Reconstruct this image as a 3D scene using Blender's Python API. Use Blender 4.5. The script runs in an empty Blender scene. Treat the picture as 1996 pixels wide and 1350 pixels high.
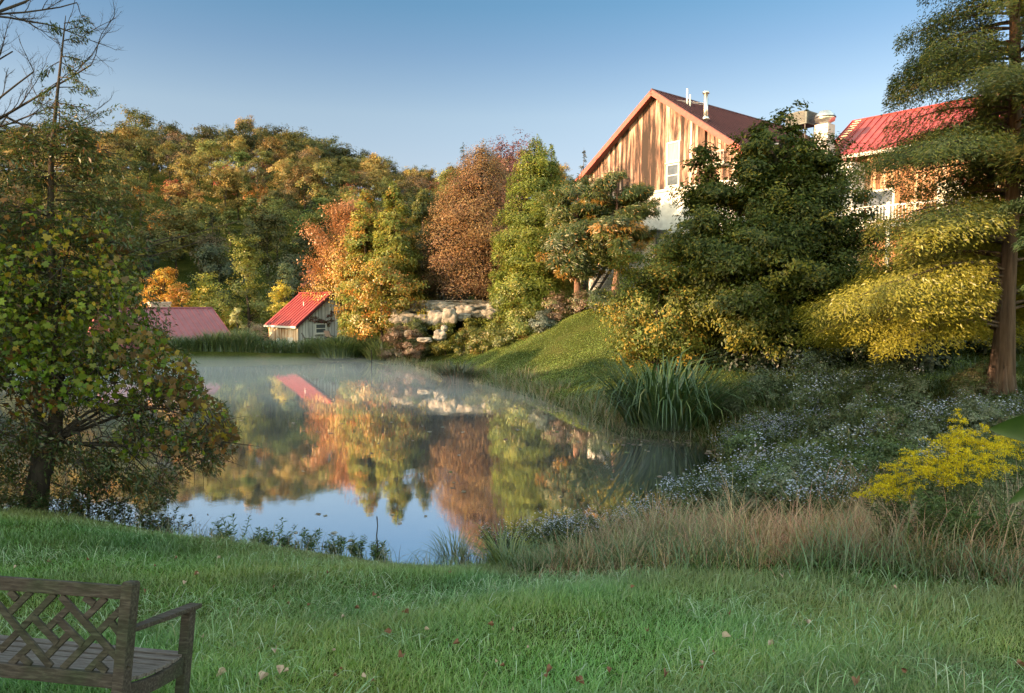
import bpy, math, random
import numpy as np
from mathutils import Vector
C = bpy.context.scene
COL = C.collection
R = math.radians

# ------------------------------------------------------------ camera, sky, sun, exposure
F = 1400.0; CX, CY = 998.0, 675.0; EYE = 4.0; PITCH = math.atan(90 / F)
cd = bpy.data.cameras.new('camera'); cam = bpy.data.objects.new('camera', cd); COL.objects.link(cam)
cd.sensor_width = 36; cd.lens = F / 1996 * 36; cd.clip_start = .05; cd.clip_end = 3000
cam.location = (0, 0, EYE); cam.rotation_euler = (math.pi / 2 - PITCH, 0, 0)
C.camera = cam
C.view_settings.view_transform = 'Standard'; C.view_settings.look = 'None'
C.view_settings.exposure = 2.0; C.view_settings.gamma = 1
SUN_EL, SUN_TH = R(10.0), R(25)          # elevation; angle behind the picture plane, sun on the left
S = Vector((-math.cos(SUN_EL) * math.cos(SUN_TH), -math.cos(SUN_EL) * math.sin(SUN_TH), math.sin(SUN_EL)))
w = bpy.data.worlds.new('World'); C.world = w; w.use_nodes = True
nt = w.node_tree; nt.nodes.clear()
sk = nt.nodes.new('ShaderNodeTexSky'); sk.sky_type = 'NISHITA'; sk.sun_disc = False
sk.sun_elevation = SUN_EL; sk.sun_rotation = math.atan2(S.x, S.y); sk.altitude = 100
sk.air_density = 1.0; sk.dust_density = 0.6; sk.ozone_density = 1.6
bg = nt.nodes.new('ShaderNodeBackground'); bg.inputs[1].default_value = .15
# low northern sky is deeper and hazier near the horizon; the dome overhead and behind is brightened to fill the shade
tcw = nt.nodes.new('ShaderNodeTexCoord'); sxw = nt.nodes.new('ShaderNodeSeparateXYZ'); nt.links.new(tcw.outputs['Generated'], sxw.inputs[0])
rw = nt.nodes.new('ShaderNodeValToRGB'); el_ = rw.color_ramp.elements
stw = [(0, (.30, .30, .42)), (.083, (.36, .33, .44)), (.165, (.49, .40, .40)), (.243, (.51, .44, .415)), (.317, (.36, .375, .395)), (.37, (.27, .355, .385)), (.5, (.295, .365, .39))]
while len(el_) < len(stw): el_.new(.5)
for e_, (p_, c_) in zip(el_, stw): e_.position = p_; e_.color = (*c_, 1)
nt.links.new(sxw.outputs[2], rw.inputs[0])
def mrange(src, a, b):
    q = nt.nodes.new('ShaderNodeMapRange'); q.interpolation_type = 'SMOOTHSTEP'; q.inputs['From Min'].default_value = a; q.inputs['From Max'].default_value = b; nt.links.new(src, q.inputs[0]); return q.outputs[0]
yneg = nt.nodes.new('ShaderNodeMath'); yneg.operation = 'MULTIPLY'; yneg.inputs[1].default_value = -1; nt.links.new(sxw.outputs[1], yneg.inputs[0])
mxw = nt.nodes.new('ShaderNodeMath'); mxw.operation = 'MAXIMUM'; nt.links.new(mrange(sxw.outputs[2], .44, .68), mxw.inputs[0]); nt.links.new(mrange(yneg.outputs[0], -.05, .35), mxw.inputs[1])
mw = nt.nodes.new('ShaderNodeMix'); mw.data_type = 'RGBA'; mw.clamp_result = False; mw.inputs[7].default_value = (3.1, 2.35, 1.4, 1)
nt.links.new(mxw.outputs[0], mw.inputs[0]); nt.links.new(rw.outputs[0], mw.inputs[6])
mu = nt.nodes.new('ShaderNodeVectorMath'); mu.operation = 'MULTIPLY'; nt.links.new(sk.outputs[0], mu.inputs[0]); nt.links.new(mw.outputs[2], mu.inputs[1])
wo = nt.nodes.new('ShaderNodeOutputWorld'); nt.links.new(mu.outputs[0], bg.inputs[0]); nt.links.new(bg.outputs[0], wo.inputs[0])
sd_ = bpy.data.lights.new('sun', 'SUN'); sd_.energy = 3.9; sd_.angle = R(.5); sd_.color = (1, .66, .38)
so = bpy.data.objects.new('sun', sd_); COL.objects.link(so); so.rotation_euler = (-S).to_track_quat('-Z', 'Y').to_euler()
C.cycles.max_bounces = 6; C.cycles.diffuse_bounces = 3; C.cycles.glossy_bounces = 3; C.cycles.transmission_bounces = 3
C.cycles.volume_bounces = 1; C.cycles.transparent_max_bounces = 8; C.cycles.caustics_reflective = False; C.cycles.caustics_refractive = False
C.cycles.volume_step_rate = 4

# ------------------------------------------------------------ helpers
def ray(px, py):
    a = (px - CX) / F; b = -(py - CY) / F
    return np.array([a, math.cos(PITCH) + b * math.sin(PITCH), -math.sin(PITCH) + b * math.cos(PITCH)])
def at(px, py, Y): d = ray(px, py); return np.array([0, 0, EYE]) + d * (Y / d[1])
def atz(px, py, z): d = ray(px, py); return np.array([0, 0, EYE]) + d * ((z - EYE) / d[2])
def smooth(t): t = np.clip(t, 0, 1); return t * t * (3 - 2 * t)
def nrm(a): return a / np.maximum(np.linalg.norm(a, axis=-1, keepdims=True), 1e-9)

def setp(o, label=None, cat=None, group=None, kind=None):
    if label: o['label'] = label
    if cat: o['category'] = cat
    if group: o['group'] = group
    if kind: o['kind'] = kind
    return o
def thing(name, label, cat, loc=(0, 0, 0), rotz=0, group=None):
    o = bpy.data.objects.new(name, None); COL.objects.link(o); o.empty_display_size = .2
    o.location = tuple(float(v) for v in loc); o.rotation_euler = (0, 0, rotz)
    return setp(o, label, cat, group)
def link(name, me, mat=None, parent=None):
    o = bpy.data.objects.new(name, me); COL.objects.link(o)
    if mat is not None and len(me.materials) == 0: me.materials.append(mat)
    if parent: o.parent = parent
    return o
def copy_tree(o, parent=None, rename=None):
    c = o.copy(); COL.objects.link(c); c.parent = parent
    if parent is None and rename: c.name = rename
    for ch in o.children: copy_tree(ch, c)
    return c
def relabel(o, label, group=None, loc=None, rz=None, sc=None):
    o['label'] = label
    if group: o['group'] = group
    elif 'group' in o: del o['group']
    if loc is not None: o.location = tuple(float(v) for v in loc)
    if rz is not None: o.rotation_euler[2] = rz
    if sc is not None: o.scale = (sc, sc, sc) if not hasattr(sc, '__len__') else sc
    return o

def np_mesh(name, V, loops, starts, smooth_=False, col=None):
    me = bpy.data.meshes.new(name)
    V = np.asarray(V, np.float32); loops = np.asarray(loops, np.int32); starts = np.asarray(starts, np.int32)
    me.vertices.add(len(V)); me.vertices.foreach_set('co', V.ravel())
    me.loops.add(len(loops)); me.loops.foreach_set('vertex_index', loops)
    me.polygons.add(len(starts)); me.polygons.foreach_set('loop_start', starts)
    if smooth_: me.polygons.foreach_set('use_smooth', np.ones(len(starts), bool))
    me.update(calc_edges=True)
    if col is not None:
        a = me.attributes.new('col', 'FLOAT_COLOR', 'FACE')
        c4 = np.ones((len(starts), 4), np.float32); c4[:, :3] = col; a.data.foreach_set('color', c4.ravel())
    return me

TEMPL = {
 'diamond': ([(-.0, 0, 0), (.5, .45, .06), (0, 1, -.08), (-.5, .45, .06)], [[0, 1, 2, 3]]),
 'leaf': ([(0, 0, 0), (.42, .28, .06), (.40, .62, .04), (0, 1, -.12), (-.40, .62, .04), (-.42, .28, .06)], [[0, 1, 2, 3], [0, 3, 4, 5]]),
 'maple': ([(0, .08, 0), (.25, -.05, .02), (.58, .22, .0), (.36, .38, .03), (.52, .72, -.05), (.2, .66, .02), (0, 1, -.14), (-.2, .66, .02), (-.52, .72, -.05), (-.36, .38, .03), (-.58, .22, 0), (-.25, -.05, .02)],
           [[0, 1, 2, 3], [0, 3, 4, 5], [0, 5, 6, 7], [0, 7, 8, 9], [0, 9, 10, 11]]),
 'blade': ([(-.5, 0, 0), (.5, 0, 0), (.38, .5, .10), (-.38, .5, .10), (0, .97, .42)], [[0, 1, 2, 3], [3, 2, 4]]),
 'arch': ([(-.5, 0, 0), (.5, 0, 0), (.5, .4, .05), (-.5, .4, .05), (.45, .72, .2), (-.45, .72, .2), (.3, .80, .42), (-.3, .80, .42), (0, .66, .66)],
          [[0, 1, 2, 3], [3, 2, 4, 5], [5, 4, 6, 7], [7, 6, 8]]),
 'long': ([(-.5, 0, 0), (.5, 0, 0), (.5, .35, .03), (-.5, .35, .03), (.4, .68, .14), (-.4, .68, .14), (.22, .88, .30), (-.22, .88, .30), (0, .98, .50)],
          [[0, 1, 2, 3], [3, 2, 4, 5], [5, 4, 6, 7], [7, 6, 8]]),
}
def leaves(name, P, D, N, L, W, col, shape='diamond', mat=None, parent=None):
    T, Fc = TEMPL[shape]; T = np.array(T); n = len(P); K = len(T)
    D = nrm(D); Sd = nrm(np.cross(D, N)); N2 = np.cross(Sd, D)
    L = np.broadcast_to(np.asarray(L, float), (n,)); W = np.broadcast_to(np.asarray(W, float), (n,))
    V = P[:, None, :] + T[None, :, 0, None] * (W[:, None, None] * Sd[:, None, :]) + T[None, :, 1, None] * (L[:, None, None] * D[:, None, :]) + T[None, :, 2, None] * (L[:, None, None] * N2[:, None, :])
    fl = np.array([i for f in Fc for i in f]); st = np.cumsum([0] + [len(f) for f in Fc])[:-1]
    loops = (np.arange(n)[:, None] * K + fl[None, :]).ravel(); starts = (np.arange(n)[:, None] * len(fl) + st[None, :]).ravel()
    me = np_mesh(name, V.reshape(-1, 3), loops, starts, col=np.repeat(col, len(Fc), axis=0))
    return link(name, me, mat, parent)

class MB:
    def __init__(s): s.V = []; s.F = []
    def add(s, V, F_):
        b = len(s.V); s.V += [tuple(map(float, v)) for v in V]; s.F += [tuple(b + i for i in f) for f in F_]; return s
    def box(s, x0, x1, y0, y1, z0, z1):
        return s.add([(x0, y0, z0), (x1, y0, z0), (x1, y1, z0), (x0, y1, z0), (x0, y0, z1), (x1, y0, z1), (x1, y1, z1), (x0, y1, z1)],
                     [(0, 3, 2, 1), (4, 5, 6, 7), (0, 1, 5, 4), (1, 2, 6, 5), (2, 3, 7, 6), (3, 0, 4, 7)])
    def bar(s, a, b, wd, ht, up=(0, 0, 1)):
        a = Vector(a); b = Vector(b); d = (b - a).normalized(); sd = d.cross(Vector(up)).normalized(); u = sd.cross(d)
        V = []
        for p in (a, b):
            for i, j in ((-1, -1), (1, -1), (1, 1), (-1, 1)): V.append(p + sd * (i * wd / 2) + u * (j * ht / 2))
        return s.add(V, [(0, 1, 2, 3), (7, 6, 5, 4), (0, 4, 5, 1), (1, 5, 6, 2), (2, 6, 7, 3), (3, 7, 4, 0)])
    def tube(s, pts, rad, sides=8, cap=True):
        pts = [Vector(p) for p in pts]; n = len(pts)
        if not hasattr(rad, '__len__'): rad = [rad] * n
        V = []
        for i, p in enumerate(pts):
            d = (pts[min(i + 1, n - 1)] - pts[max(i - 1, 0)]).normalized()
            ax = Vector((0, 0, 1)) if abs(d.z) < .9 else Vector((1, 0, 0))
            sd = d.cross(ax).normalized(); u = sd.cross(d)
            for k in range(sides):
                t = 2 * math.pi * k / sides; V.append(p + (sd * math.cos(t) + u * math.sin(t)) * rad[i])
        Fs = [(i * sides + k, i * sides + (k + 1) % sides, (i + 1) * sides + (k + 1) % sides, (i + 1) * sides + k) for i in range(n - 1) for k in range(sides)]
        if cap: Fs += [tuple(range(sides))[::-1], tuple((n - 1) * sides + k for k in range(sides))]
        return s.add(V, Fs)
    def lathe(s, prof, c=(0, 0, 0), sides=20):
        V = [(c[0] + r * math.cos(2 * math.pi * k / sides), c[1] + r * math.sin(2 * math.pi * k / sides), c[2] + z) for r, z in prof for k in range(sides)]
        n = len(prof)
        Fs = [(i * sides + k, i * sides + (k + 1) % sides, (i + 1) * sides + (k + 1) % sides, (i + 1) * sides + k) for i in range(n - 1) for k in range(sides)]
        return s.add(V, Fs + [tuple(range(sides))[::-1], tuple((n - 1) * sides + k for k in range(sides))])
    def prism(s, poly, y0, y1):          # poly in xz, extruded along y
        n = len(poly); V = [(x, y0, z) for x, z in poly] + [(x, y1, z) for x, z in poly]
        return s.add(V, [tuple(range(n)), tuple(range(2 * n - 1, n - 1, -1))] + [(i, n + i, n + (i + 1) % n, (i + 1) % n) for i in range(n)])
    def build(s, name, mat, parent=None, smooth_=False, bevel=0):
        me = bpy.data.meshes.new(name); me.from_pydata(s.V, [], s.F); me.update()
        if smooth_: me.polygons.foreach_set('use_smooth', [True] * len(me.polygons))
        o = link(name, me, mat, parent)
        if bevel:
            m = o.modifiers.new('bevel', 'BEVEL'); m.width = bevel; m.segments = 2; m.limit_method = 'ANGLE'
        return o

# ------------------------------------------------------------ materials
def newmat(name):
    m = bpy.data.materials.new(name); m.use_nodes = True; n = m.node_tree; n.nodes.clear()
    out = n.nodes.new('ShaderNodeOutputMaterial'); return m, n, out
def ramp(n, src, stops):
    r = n.nodes.new('ShaderNodeValToRGB'); el = r.color_ramp.elements
    while len(el) < len(stops): el.new(.5)
    for e, (p, c) in zip(el, stops): e.position = p; e.color = (*c, 1)
    n.links.new(src, r.inputs[0]); return r
def noise(n, vec, scale, detail=4, rough=.55, dist=0):
    t = n.nodes.new('ShaderNodeTexNoise'); t.inputs['Scale'].default_value = scale; t.inputs['Detail'].default_value = detail
    t.inputs['Roughness'].default_value = rough; t.inputs['Distortion'].default_value = dist
    if vec: n.links.new(vec, t.inputs['Vector'])
    return t
def coords(n, scale=(1, 1, 1), which='Object'):
    tc = n.nodes.new('ShaderNodeTexCoord'); mp = n.nodes.new('ShaderNodeMapping'); mp.inputs['Scale'].default_value = scale
    n.links.new(tc.outputs[which], mp.inputs[0]); return mp.outputs[0]
def pmat(name, stops, scale=(1, 1, 1), nscale=4, rough=.8, metal=0, bump=0, detail=6, spec=.3, dist=0):
    m, n, out = newmat(name); v = coords(n, scale); t = noise(n, v, nscale, detail, .6, dist); r = ramp(n, t.outputs[0], stops)
    b = n.nodes.new('ShaderNodeBsdfPrincipled'); n.links.new(r.outputs[0], b.inputs['Base Color'])
    b.inputs['Roughness'].default_value = rough; b.inputs['Metallic'].default_value = metal; b.inputs['Specular IOR Level'].default_value = spec
    if bump:
        bp = n.nodes.new('ShaderNodeBump'); bp.inputs['Strength'].default_value = bump; bp.inputs['Distance'].default_value = .02
        n.links.new(t.outputs[0], bp.inputs['Height']); n.links.new(bp.outputs[0], b.inputs['Normal'])
    n.links.new(b.outputs[0], out.inputs[0]); return m
def leafmat(name, trans=.35, var=.35, gloss=.04):
    m, n, out = newmat(name)
    at_ = n.nodes.new('ShaderNodeAttribute'); at_.attribute_name = 'col'
    oi = n.nodes.new('ShaderNodeObjectInfo')
    hsv = n.nodes.new('ShaderNodeHueSaturation'); mr = n.nodes.new('ShaderNodeMapRange')
    mr.inputs['To Min'].default_value = 1 - var; mr.inputs['To Max'].default_value = 1 + var
    hr = n.nodes.new('ShaderNodeMath'); hr.operation = 'MULTIPLY_ADD'; hr.inputs[1].default_value = .09 * var; hr.inputs[2].default_value = .5 - .05 * var; wn_ = n.nodes.new('ShaderNodeTexWhiteNoise'); wn_.noise_dimensions = '1D'
    n.links.new(oi.outputs['Random'], wn_.inputs['W']); n.links.new(wn_.outputs[0], hr.inputs[0]); n.links.new(hr.outputs[0], hsv.inputs['Hue'])
    n.links.new(oi.outputs['Random'], mr.inputs[0]); n.links.new(mr.outputs[0], hsv.inputs['Value']); n.links.new(at_.outputs['Color'], hsv.inputs['Color'])
    d = n.nodes.new('ShaderNodeBsdfDiffuse'); t = n.nodes.new('ShaderNodeBsdfTranslucent'); mx = n.nodes.new('ShaderNodeMixShader')
    mx.inputs[0].default_value = trans
    n.links.new(hsv.outputs[0], d.inputs[0]); n.links.new(hsv.outputs[0], t.inputs[0]); n.links.new(d.outputs[0], mx.inputs[1]); n.links.new(t.outputs[0], mx.inputs[2])
    last = mx.outputs[0]
    if gloss:
        g = n.nodes.new('ShaderNodeBsdfGlossy'); g.inputs['Roughness'].default_value = .45; g.inputs[0].default_value = (.9, .9, .9, 1)
        m2 = n.nodes.new('ShaderNodeMixShader'); m2.inputs[0].default_value = gloss
        n.links.new(last, m2.inputs[1]); n.links.new(g.outputs[0], m2.inputs[2]); last = m2.outputs[0]
    n.links.new(last, out.inputs[0]); return m
LEAF = leafmat('leaf', .38, .0); LEAFV = leafmat('leaf_varied', .35, .45, .02); GRASSM = leafmat('grass_blade', .3, 0, .07); GLOSSY = leafmat('waxy_leaf', .3, 0, .02)
PETAL = leafmat('petal', .3, 0, 0)
BARK = pmat('bark', [(.3, (.016, .012, .010)), (.7, (.06, .047, .038))], (1, 1, .25), 9, .95, bump=.8)
CBARK = pmat('cypress_bark', [(.25, (.035, .022, .018)), (.5, (.09, .06, .048)), (.8, (.16, .115, .095))], (1, 1, .08), 12, .95, bump=.9)
PBARK = pmat('pine_bark', [(.3, (.06, .035, .025)), (.7, (.2, .115, .085))], (1, 1, .3), 8, .95, bump=.8)

# ------------------------------------------------------------ terrain
POND_PX = [(-350, 960), (-150, 985), (0, 1003), (130, 1008), (300, 1035), (450, 1062), (600, 1076), (750, 1094), (850, 1108), (930, 1100), (1050, 1070), (1180, 1040),
           (1290, 1003), (1360, 950), (1400, 905), (1425, 880), (1400, 862), (1300, 855), (1200, 848), (1140, 815), (1070, 785), (990, 762), (930, 747), (860, 732),
           (800, 714), (700, 705), (550, 703), (400, 703), (200, 703), (-100, 704), (-350, 710)]
POND = np.array([atz(x, y, 0)[:2] for x, y in POND_PX])
def pond_sd(x, y):      # positive outside
    x = np.asarray(x, float); y = np.asarray(y, float); d2 = np.full(x.shape, 1e9); ins = np.zeros(x.shape, bool)
    n = len(POND)
    for i in range(n):
        ax, ay = POND[i]; bx, by = POND[(i + 1) % n]; ex, ey = bx - ax, by - ay
        t = np.clip(((x - ax) * ex + (y - ay) * ey) / (ex * ex + ey * ey), 0, 1)
        d2 = np.minimum(d2, (x - ax - t * ex) ** 2 + (y - ay - t * ey) ** 2)
        c = ((ay > y) != (by > y)); xi = ax + (y - ay) / np.where(ey == 0, 1e-9, ey) * ex
        ins ^= c & (x < xi)
    d = np.sqrt(d2); return np.where(ins, -d, d)
CP = np.array([  # x, y, z control heights of the land
 (0, 0, 2.3), (-3, 0, 2.3), (4, 0, 2.35), (10, 0, 2.6), (-10, 0, 2.2), (0, -15, 3.6), (-25, -5, 2.2), (25, -5, 3.2),
 (-2, 3.6, 1.69), (1, 4, 1.72), (4.5, 4.5, 1.7), (0, 7, 1.1), (-4, 8, 1.0), (4, 7.5, 1.25), (-7, 10.5, .9), (-9, 12.5, .55), (0, 10, .45), (-13, 12, .6), (7, 9, 1.1), (9, 6, 1.6),
 (5, 12, .7), (8, 14, 1.0), (8.5, 18, .95), (13, 19, 1.5), (13, 12, 1.6), (18, 22, 1.8), (10, 22, 1.2), (9, 27, 1.4), (14, 30, 2.2), (20, 15, 2.0), (30, 20, 4), (30, 40, 7),
 (5, 26, .7), (3, 30, .7), (1.5, 36, 1.1), (5, 36, 2.1), (4.5, 40, 3.3), (8, 36, 2.6), (8, 42, 4.3), (12, 36, 3.2), (15, 45, 4.6), (20, 36, 4.6), (25, 50, 6), (10, 60, 5),
 (-2, 44, .8), (-4, 49, 1.0), (-1, 50, 3.4), (-6, 56, 1.9), (-2, 60, 3.9), (2, 54, 3.9), (-8, 50, .7),
 (-14, 50.5, .6), (-20, 50.5, .55), (-28, 50, .5), (-40, 50, .5), (-17, 58, .15), (-12, 62, .8), (-22, 56, -.9), (-30, 58, -1.2), (-45, 62, -1), (-30, 75, .5), (-10, 75, 1.5), (10, 80, 4), (-60, 80, 1), (-60, 40, 1), (-55, 10, 1.5), (40, 80, 5), (60, 40, 8), (60, 0, 5), (-60, -30, 2), (60, -30, 5), (0, -45, 5)])
def tps_fit(P):
    n = len(P); d = np.hypot(P[:, None, 0] - P[None, :, 0], P[:, None, 1] - P[None, :, 1])
    K = np.where(d > 0, d * d * np.log(d + 1e-12), 0) + np.eye(n) * .5
    A = np.zeros((n + 3, n + 3)); A[:n, :n] = K; A[:n, n] = 1; A[:n, n + 1:] = P[:, :2]; A[n, :n] = 1; A[n + 1:, :n] = P[:, :2].T
    return np.linalg.solve(A, np.concatenate([P[:, 2], np.zeros(3)]))
TW = tps_fit(CP)
def tps(x, y):
    z = TW[len(CP)] + TW[len(CP) + 1] * x + TW[len(CP) + 2] * y
    for (cx, cy, _), wgt in zip(CP, TW):
        d2 = (x - cx) ** 2 + (y - cy) ** 2; z = z + wgt * .5 * d2 * np.log(d2 + 1e-12)
    return z
CREST_T = [-3000, -400, 0, 150, 260, 330, 400, 480, 560, 640, 700, 780, 880, 1000, 1120, 1250, 1500, 5000]
CREST_Y = [330, 285, 272, 275, 268, 275, 284, 278, 280, 292, 318, 336, 335, 340, 365, 470, 520, 540]
def hill(x, y):
    yy = np.maximum(y, 40.); t = 998 + F * x / yy
    zc = 4 + (585 - np.interp(t, CREST_T, CREST_Y)) * 170 / F - 9.5
    return np.maximum(zc, 0) * smooth((y - 78) / 92.) * (1 - .3 * smooth((y - 180) / 120))
def height(x, y):
    x = np.asarray(x, float); y = np.asarray(y, float)
    xc = np.clip(x, -60, 60); yc = np.clip(y, -45, 80)
    z = np.clip(tps(xc, yc), -1.5, 9); sd = pond_sd(x, y)
    z = z + .04 * np.sin(x * 1.7 + 1) * np.sin(y * 1.3) + .03 * np.sin(x * .9 - y * 1.9)
    out = np.maximum(z, .12) if False else z
    near = (1 - np.exp(-np.maximum(sd, 0) / 1.1))
    zo = np.where(sd < 6, np.maximum(z, .18) * near * smooth((6 - sd) / 6) + z * (1 - smooth((6 - sd) / 6)), z)
    zi = -np.minimum(-sd * .35 + .02, 1.2)
    return np.where(sd > 0, zo, zi) + hill(x, y)
def H1(x, y): return float(height(np.array([x]), np.array([y]))[0])

def seg(*a):
    o = []
    for lo, hi, st in a: o.append(np.arange(lo, hi, st))
    o.append([a[-1][1]]); return np.concatenate(o)
xs = seg((-900, -200, 50), (-200, -50, 6), (-50, -16, .9), (-16, 18, .3), (18, 50, .9), (50, 200, 6), (200, 900, 50))
ys = seg((-300, -50, 25), (-50, -8, 3), (-8, 30, .3), (30, 64, .5), (64, 200, 4), (200, 1000, 50))
X, Y = np.meshgrid(xs, ys); Z = height(X, Y)
nx, ny = len(xs), len(ys); V = np.stack([X, Y, Z], -1).reshape(-1, 3)
ii, jj = np.meshgrid(np.arange(nx - 1), np.arange(ny - 1)); b0 = (jj * nx + ii).ravel()
fl = np.stack([b0, b0 + 1, b0 + 1 + nx, b0 + nx], -1).ravel()
me = np_mesh('ground', V, fl, np.arange(len(b0)) * 4, True)
m, n, out = newmat('ground_soil'); v = coords(n); t1 = noise(n, v, .5, 6); t2 = noise(n, v, 9, 5); t3 = noise(n, v, .13, 4)
r1 = ramp(n, t1.outputs[0], [(.35, (.035, .05, .014)), (.55, (.055, .07, .02)), (.7, (.09, .085, .035))])
r2 = ramp(n, t2.outputs[0], [(.3, (.55, .5, .45)), (.7, (1.15, 1.1, 1))])
mm = n.nodes.new('ShaderNodeMixRGB'); mm.blend_type = 'MULTIPLY'; mm.inputs[0].default_value = 1; n.links.new(r1.outputs[0], mm.inputs[1]); n.links.new(r2.outputs[0], mm.inputs[2])
d = n.nodes.new('ShaderNodeBsdfDiffuse'); n.links.new(mm.outputs[0], d.inputs[0])
bp = n.nodes.new('ShaderNodeBump'); bp.inputs['Distance'].default_value = .05; n.links.new(t2.outputs[0], bp.inputs['Height']); n.links.new(bp.outputs[0], d.inputs['Normal'])
n.links.new(d.outputs[0], out.inputs[0])
setp(link('ground', me, m), kind='structure')

# water
m, n, out = newmat('pond_water'); v = coords(n, (1, 1, 1)); wv = noise(n, v, 1.6, 3, .5, .3); w2 = noise(n, coords(n, (5, 9, 1)), 2.2, 2)
ad = n.nodes.new('ShaderNodeMath'); ad.operation = 'MULTIPLY_ADD'; ad.inputs[1].default_value = .18; n.links.new(w2.outputs[0], ad.inputs[0]); n.links.new(wv.outputs[0], ad.inputs[2])
bp = n.nodes.new('ShaderNodeBump'); bp.inputs['Strength'].default_value = .10; bp.inputs['Distance'].default_value = .010; n.links.new(ad.outputs[0], bp.inputs['Height'])
g = n.nodes.new('ShaderNodeBsdfGlossy'); g.inputs['Roughness'].default_value = .01; g.inputs[0].default_value = (1, 1, 1, 1)
df = n.nodes.new('ShaderNodeBsdfDiffuse'); df.inputs[0].default_value = (.022, .026, .022, 1)
mx = n.nodes.new('ShaderNodeMixShader')
for a in (g, df): n.links.new(bp.outputs[0], a.inputs['Normal'])
mx.inputs[0].default_value = .94; n.links.new(df.outputs[0], mx.inputs[1]); n.links.new(g.outputs[0], mx.inputs[2]); n.links.new(mx.outputs[0], out.inputs[0])
setp(MB().add([(-60, 9, 0), (14, 9, 0), (14, 51, 0), (-60, 51, 0)], [(0, 1, 2, 3)]).build('pond_water', m), kind='structure')

# mist lying on the pond, thicker over its far half
def mist_box(name, dens, ymin, top, inset):
    m, n, out = newmat(name); pv = n.nodes.new('ShaderNodeVolumePrincipled'); pv.inputs['Density'].default_value = dens; pv.inputs['Color'].default_value = (.9, .93, 1, 1)
    n.links.new(pv.outputs[0], out.inputs['Volume'])
    PP = np.array([[x, max(y, ymin)] for x, y in POND]); cen = PP.mean(0); pp = []
    for k in range(len(PP)):
        if k and np.allclose(PP[k][1], ymin) and np.allclose(PP[k - 1][1], ymin) and np.allclose(PP[(k + 1) % len(PP)][1], ymin): continue
        dv = PP[k] - cen; pp.append(PP[k] - dv / np.linalg.norm(dv) * inset)
    nP = len(pp); Vm = [(p[0], p[1], .012 + inset * .01) for p in pp] + [(cen[0] + (p[0] - cen[0]) * .95, cen[1] + (p[1] - cen[1]) * .95, top) for p in pp]
    setp(MB().add(Vm, [tuple(range(nP))[::-1], tuple(range(nP, 2 * nP))] + [(i, (i + 1) % nP, nP + (i + 1) % nP, nP + i) for i in range(nP)]).build('mist', m), kind='stuff')
mist_box('mist_thin', .010, 0, .55, .4)
mist_box('mist_thick', .022, 26, .42, .7)

# ------------------------------------------------------------ plants: generators
def palette(rng, n, pal, clump=None, nclump=1, jit=.14):
    pal_c = np.array([p[:3] for p in pal], float); wt = np.array([p[3] if len(p) > 3 else 1. for p in pal], float); wt /= wt.sum()
    if clump is None: c = pal_c[rng.choice(len(pal), n, p=wt)]
    else:
        cc = pal_c[rng.choice(len(pal), nclump, p=wt)] * rng.uniform(.68, 1.3, (nclump, 1))
        own = pal_c[rng.choice(len(pal), n, p=wt)]; k = rng.random((n, 1)) < .65
        c = np.where(k, cc[clump], own)
    return np.clip(c * rng.uniform(1 - jit, 1 + jit, (n, 1)) * rng.uniform(.93, 1.07, (n, 3)), 0, 1)
def limb(mb, a, b, r0, r1, rng, bend=.12, sides=5, seg_=4, sag=0):
    a = np.array(a, float); b = np.array(b, float); L = np.linalg.norm(b - a); off = rng.normal(0, bend * L, 3); off[2] += sag * L
    pts = []
    for i in range(seg_ + 1):
        t = i / seg_; pts.append(a + (b - a) * t + off * math.sin(math.pi * t) * (1 if i < seg_ else 0) * .5)
    mb.tube(pts, [r0 + (r1 - r0) * i / seg_ for i in range(seg_ + 1)], sides); return pts
PROF = {'round': [(0, .45), (.15, .8), (.4, 1), (.7, .85), (.9, .5), (1, .12)],
        'oval': [(0, .35), (.2, .75), (.45, 1), (.75, .75), (1, .08)],
        'cone': [(0, .85), (.1, 1), (.4, .8), (.7, .45), (1, .04)],
        'vase': [(0, .3), (.3, .7), (.65, 1), (.88, .8), (1, .3)],
        'column': [(0, .6), (.2, 1), (.6, .85), (.85, .5), (1, .1)],
        'beech': [(0, .8), (.15, 1), (.4, .93), (.62, .72), (.82, .46), (.94, .26), (1, .06)],
        'cyp': [(0, .95), (.06, 1), (.15, .84), (.36, .66), (.6, .5), (1, .05)],
        'skirt': [(0, .9), (.15, 1), (.45, .95), (.7, .68), (.9, .36), (1, .06)]}
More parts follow.
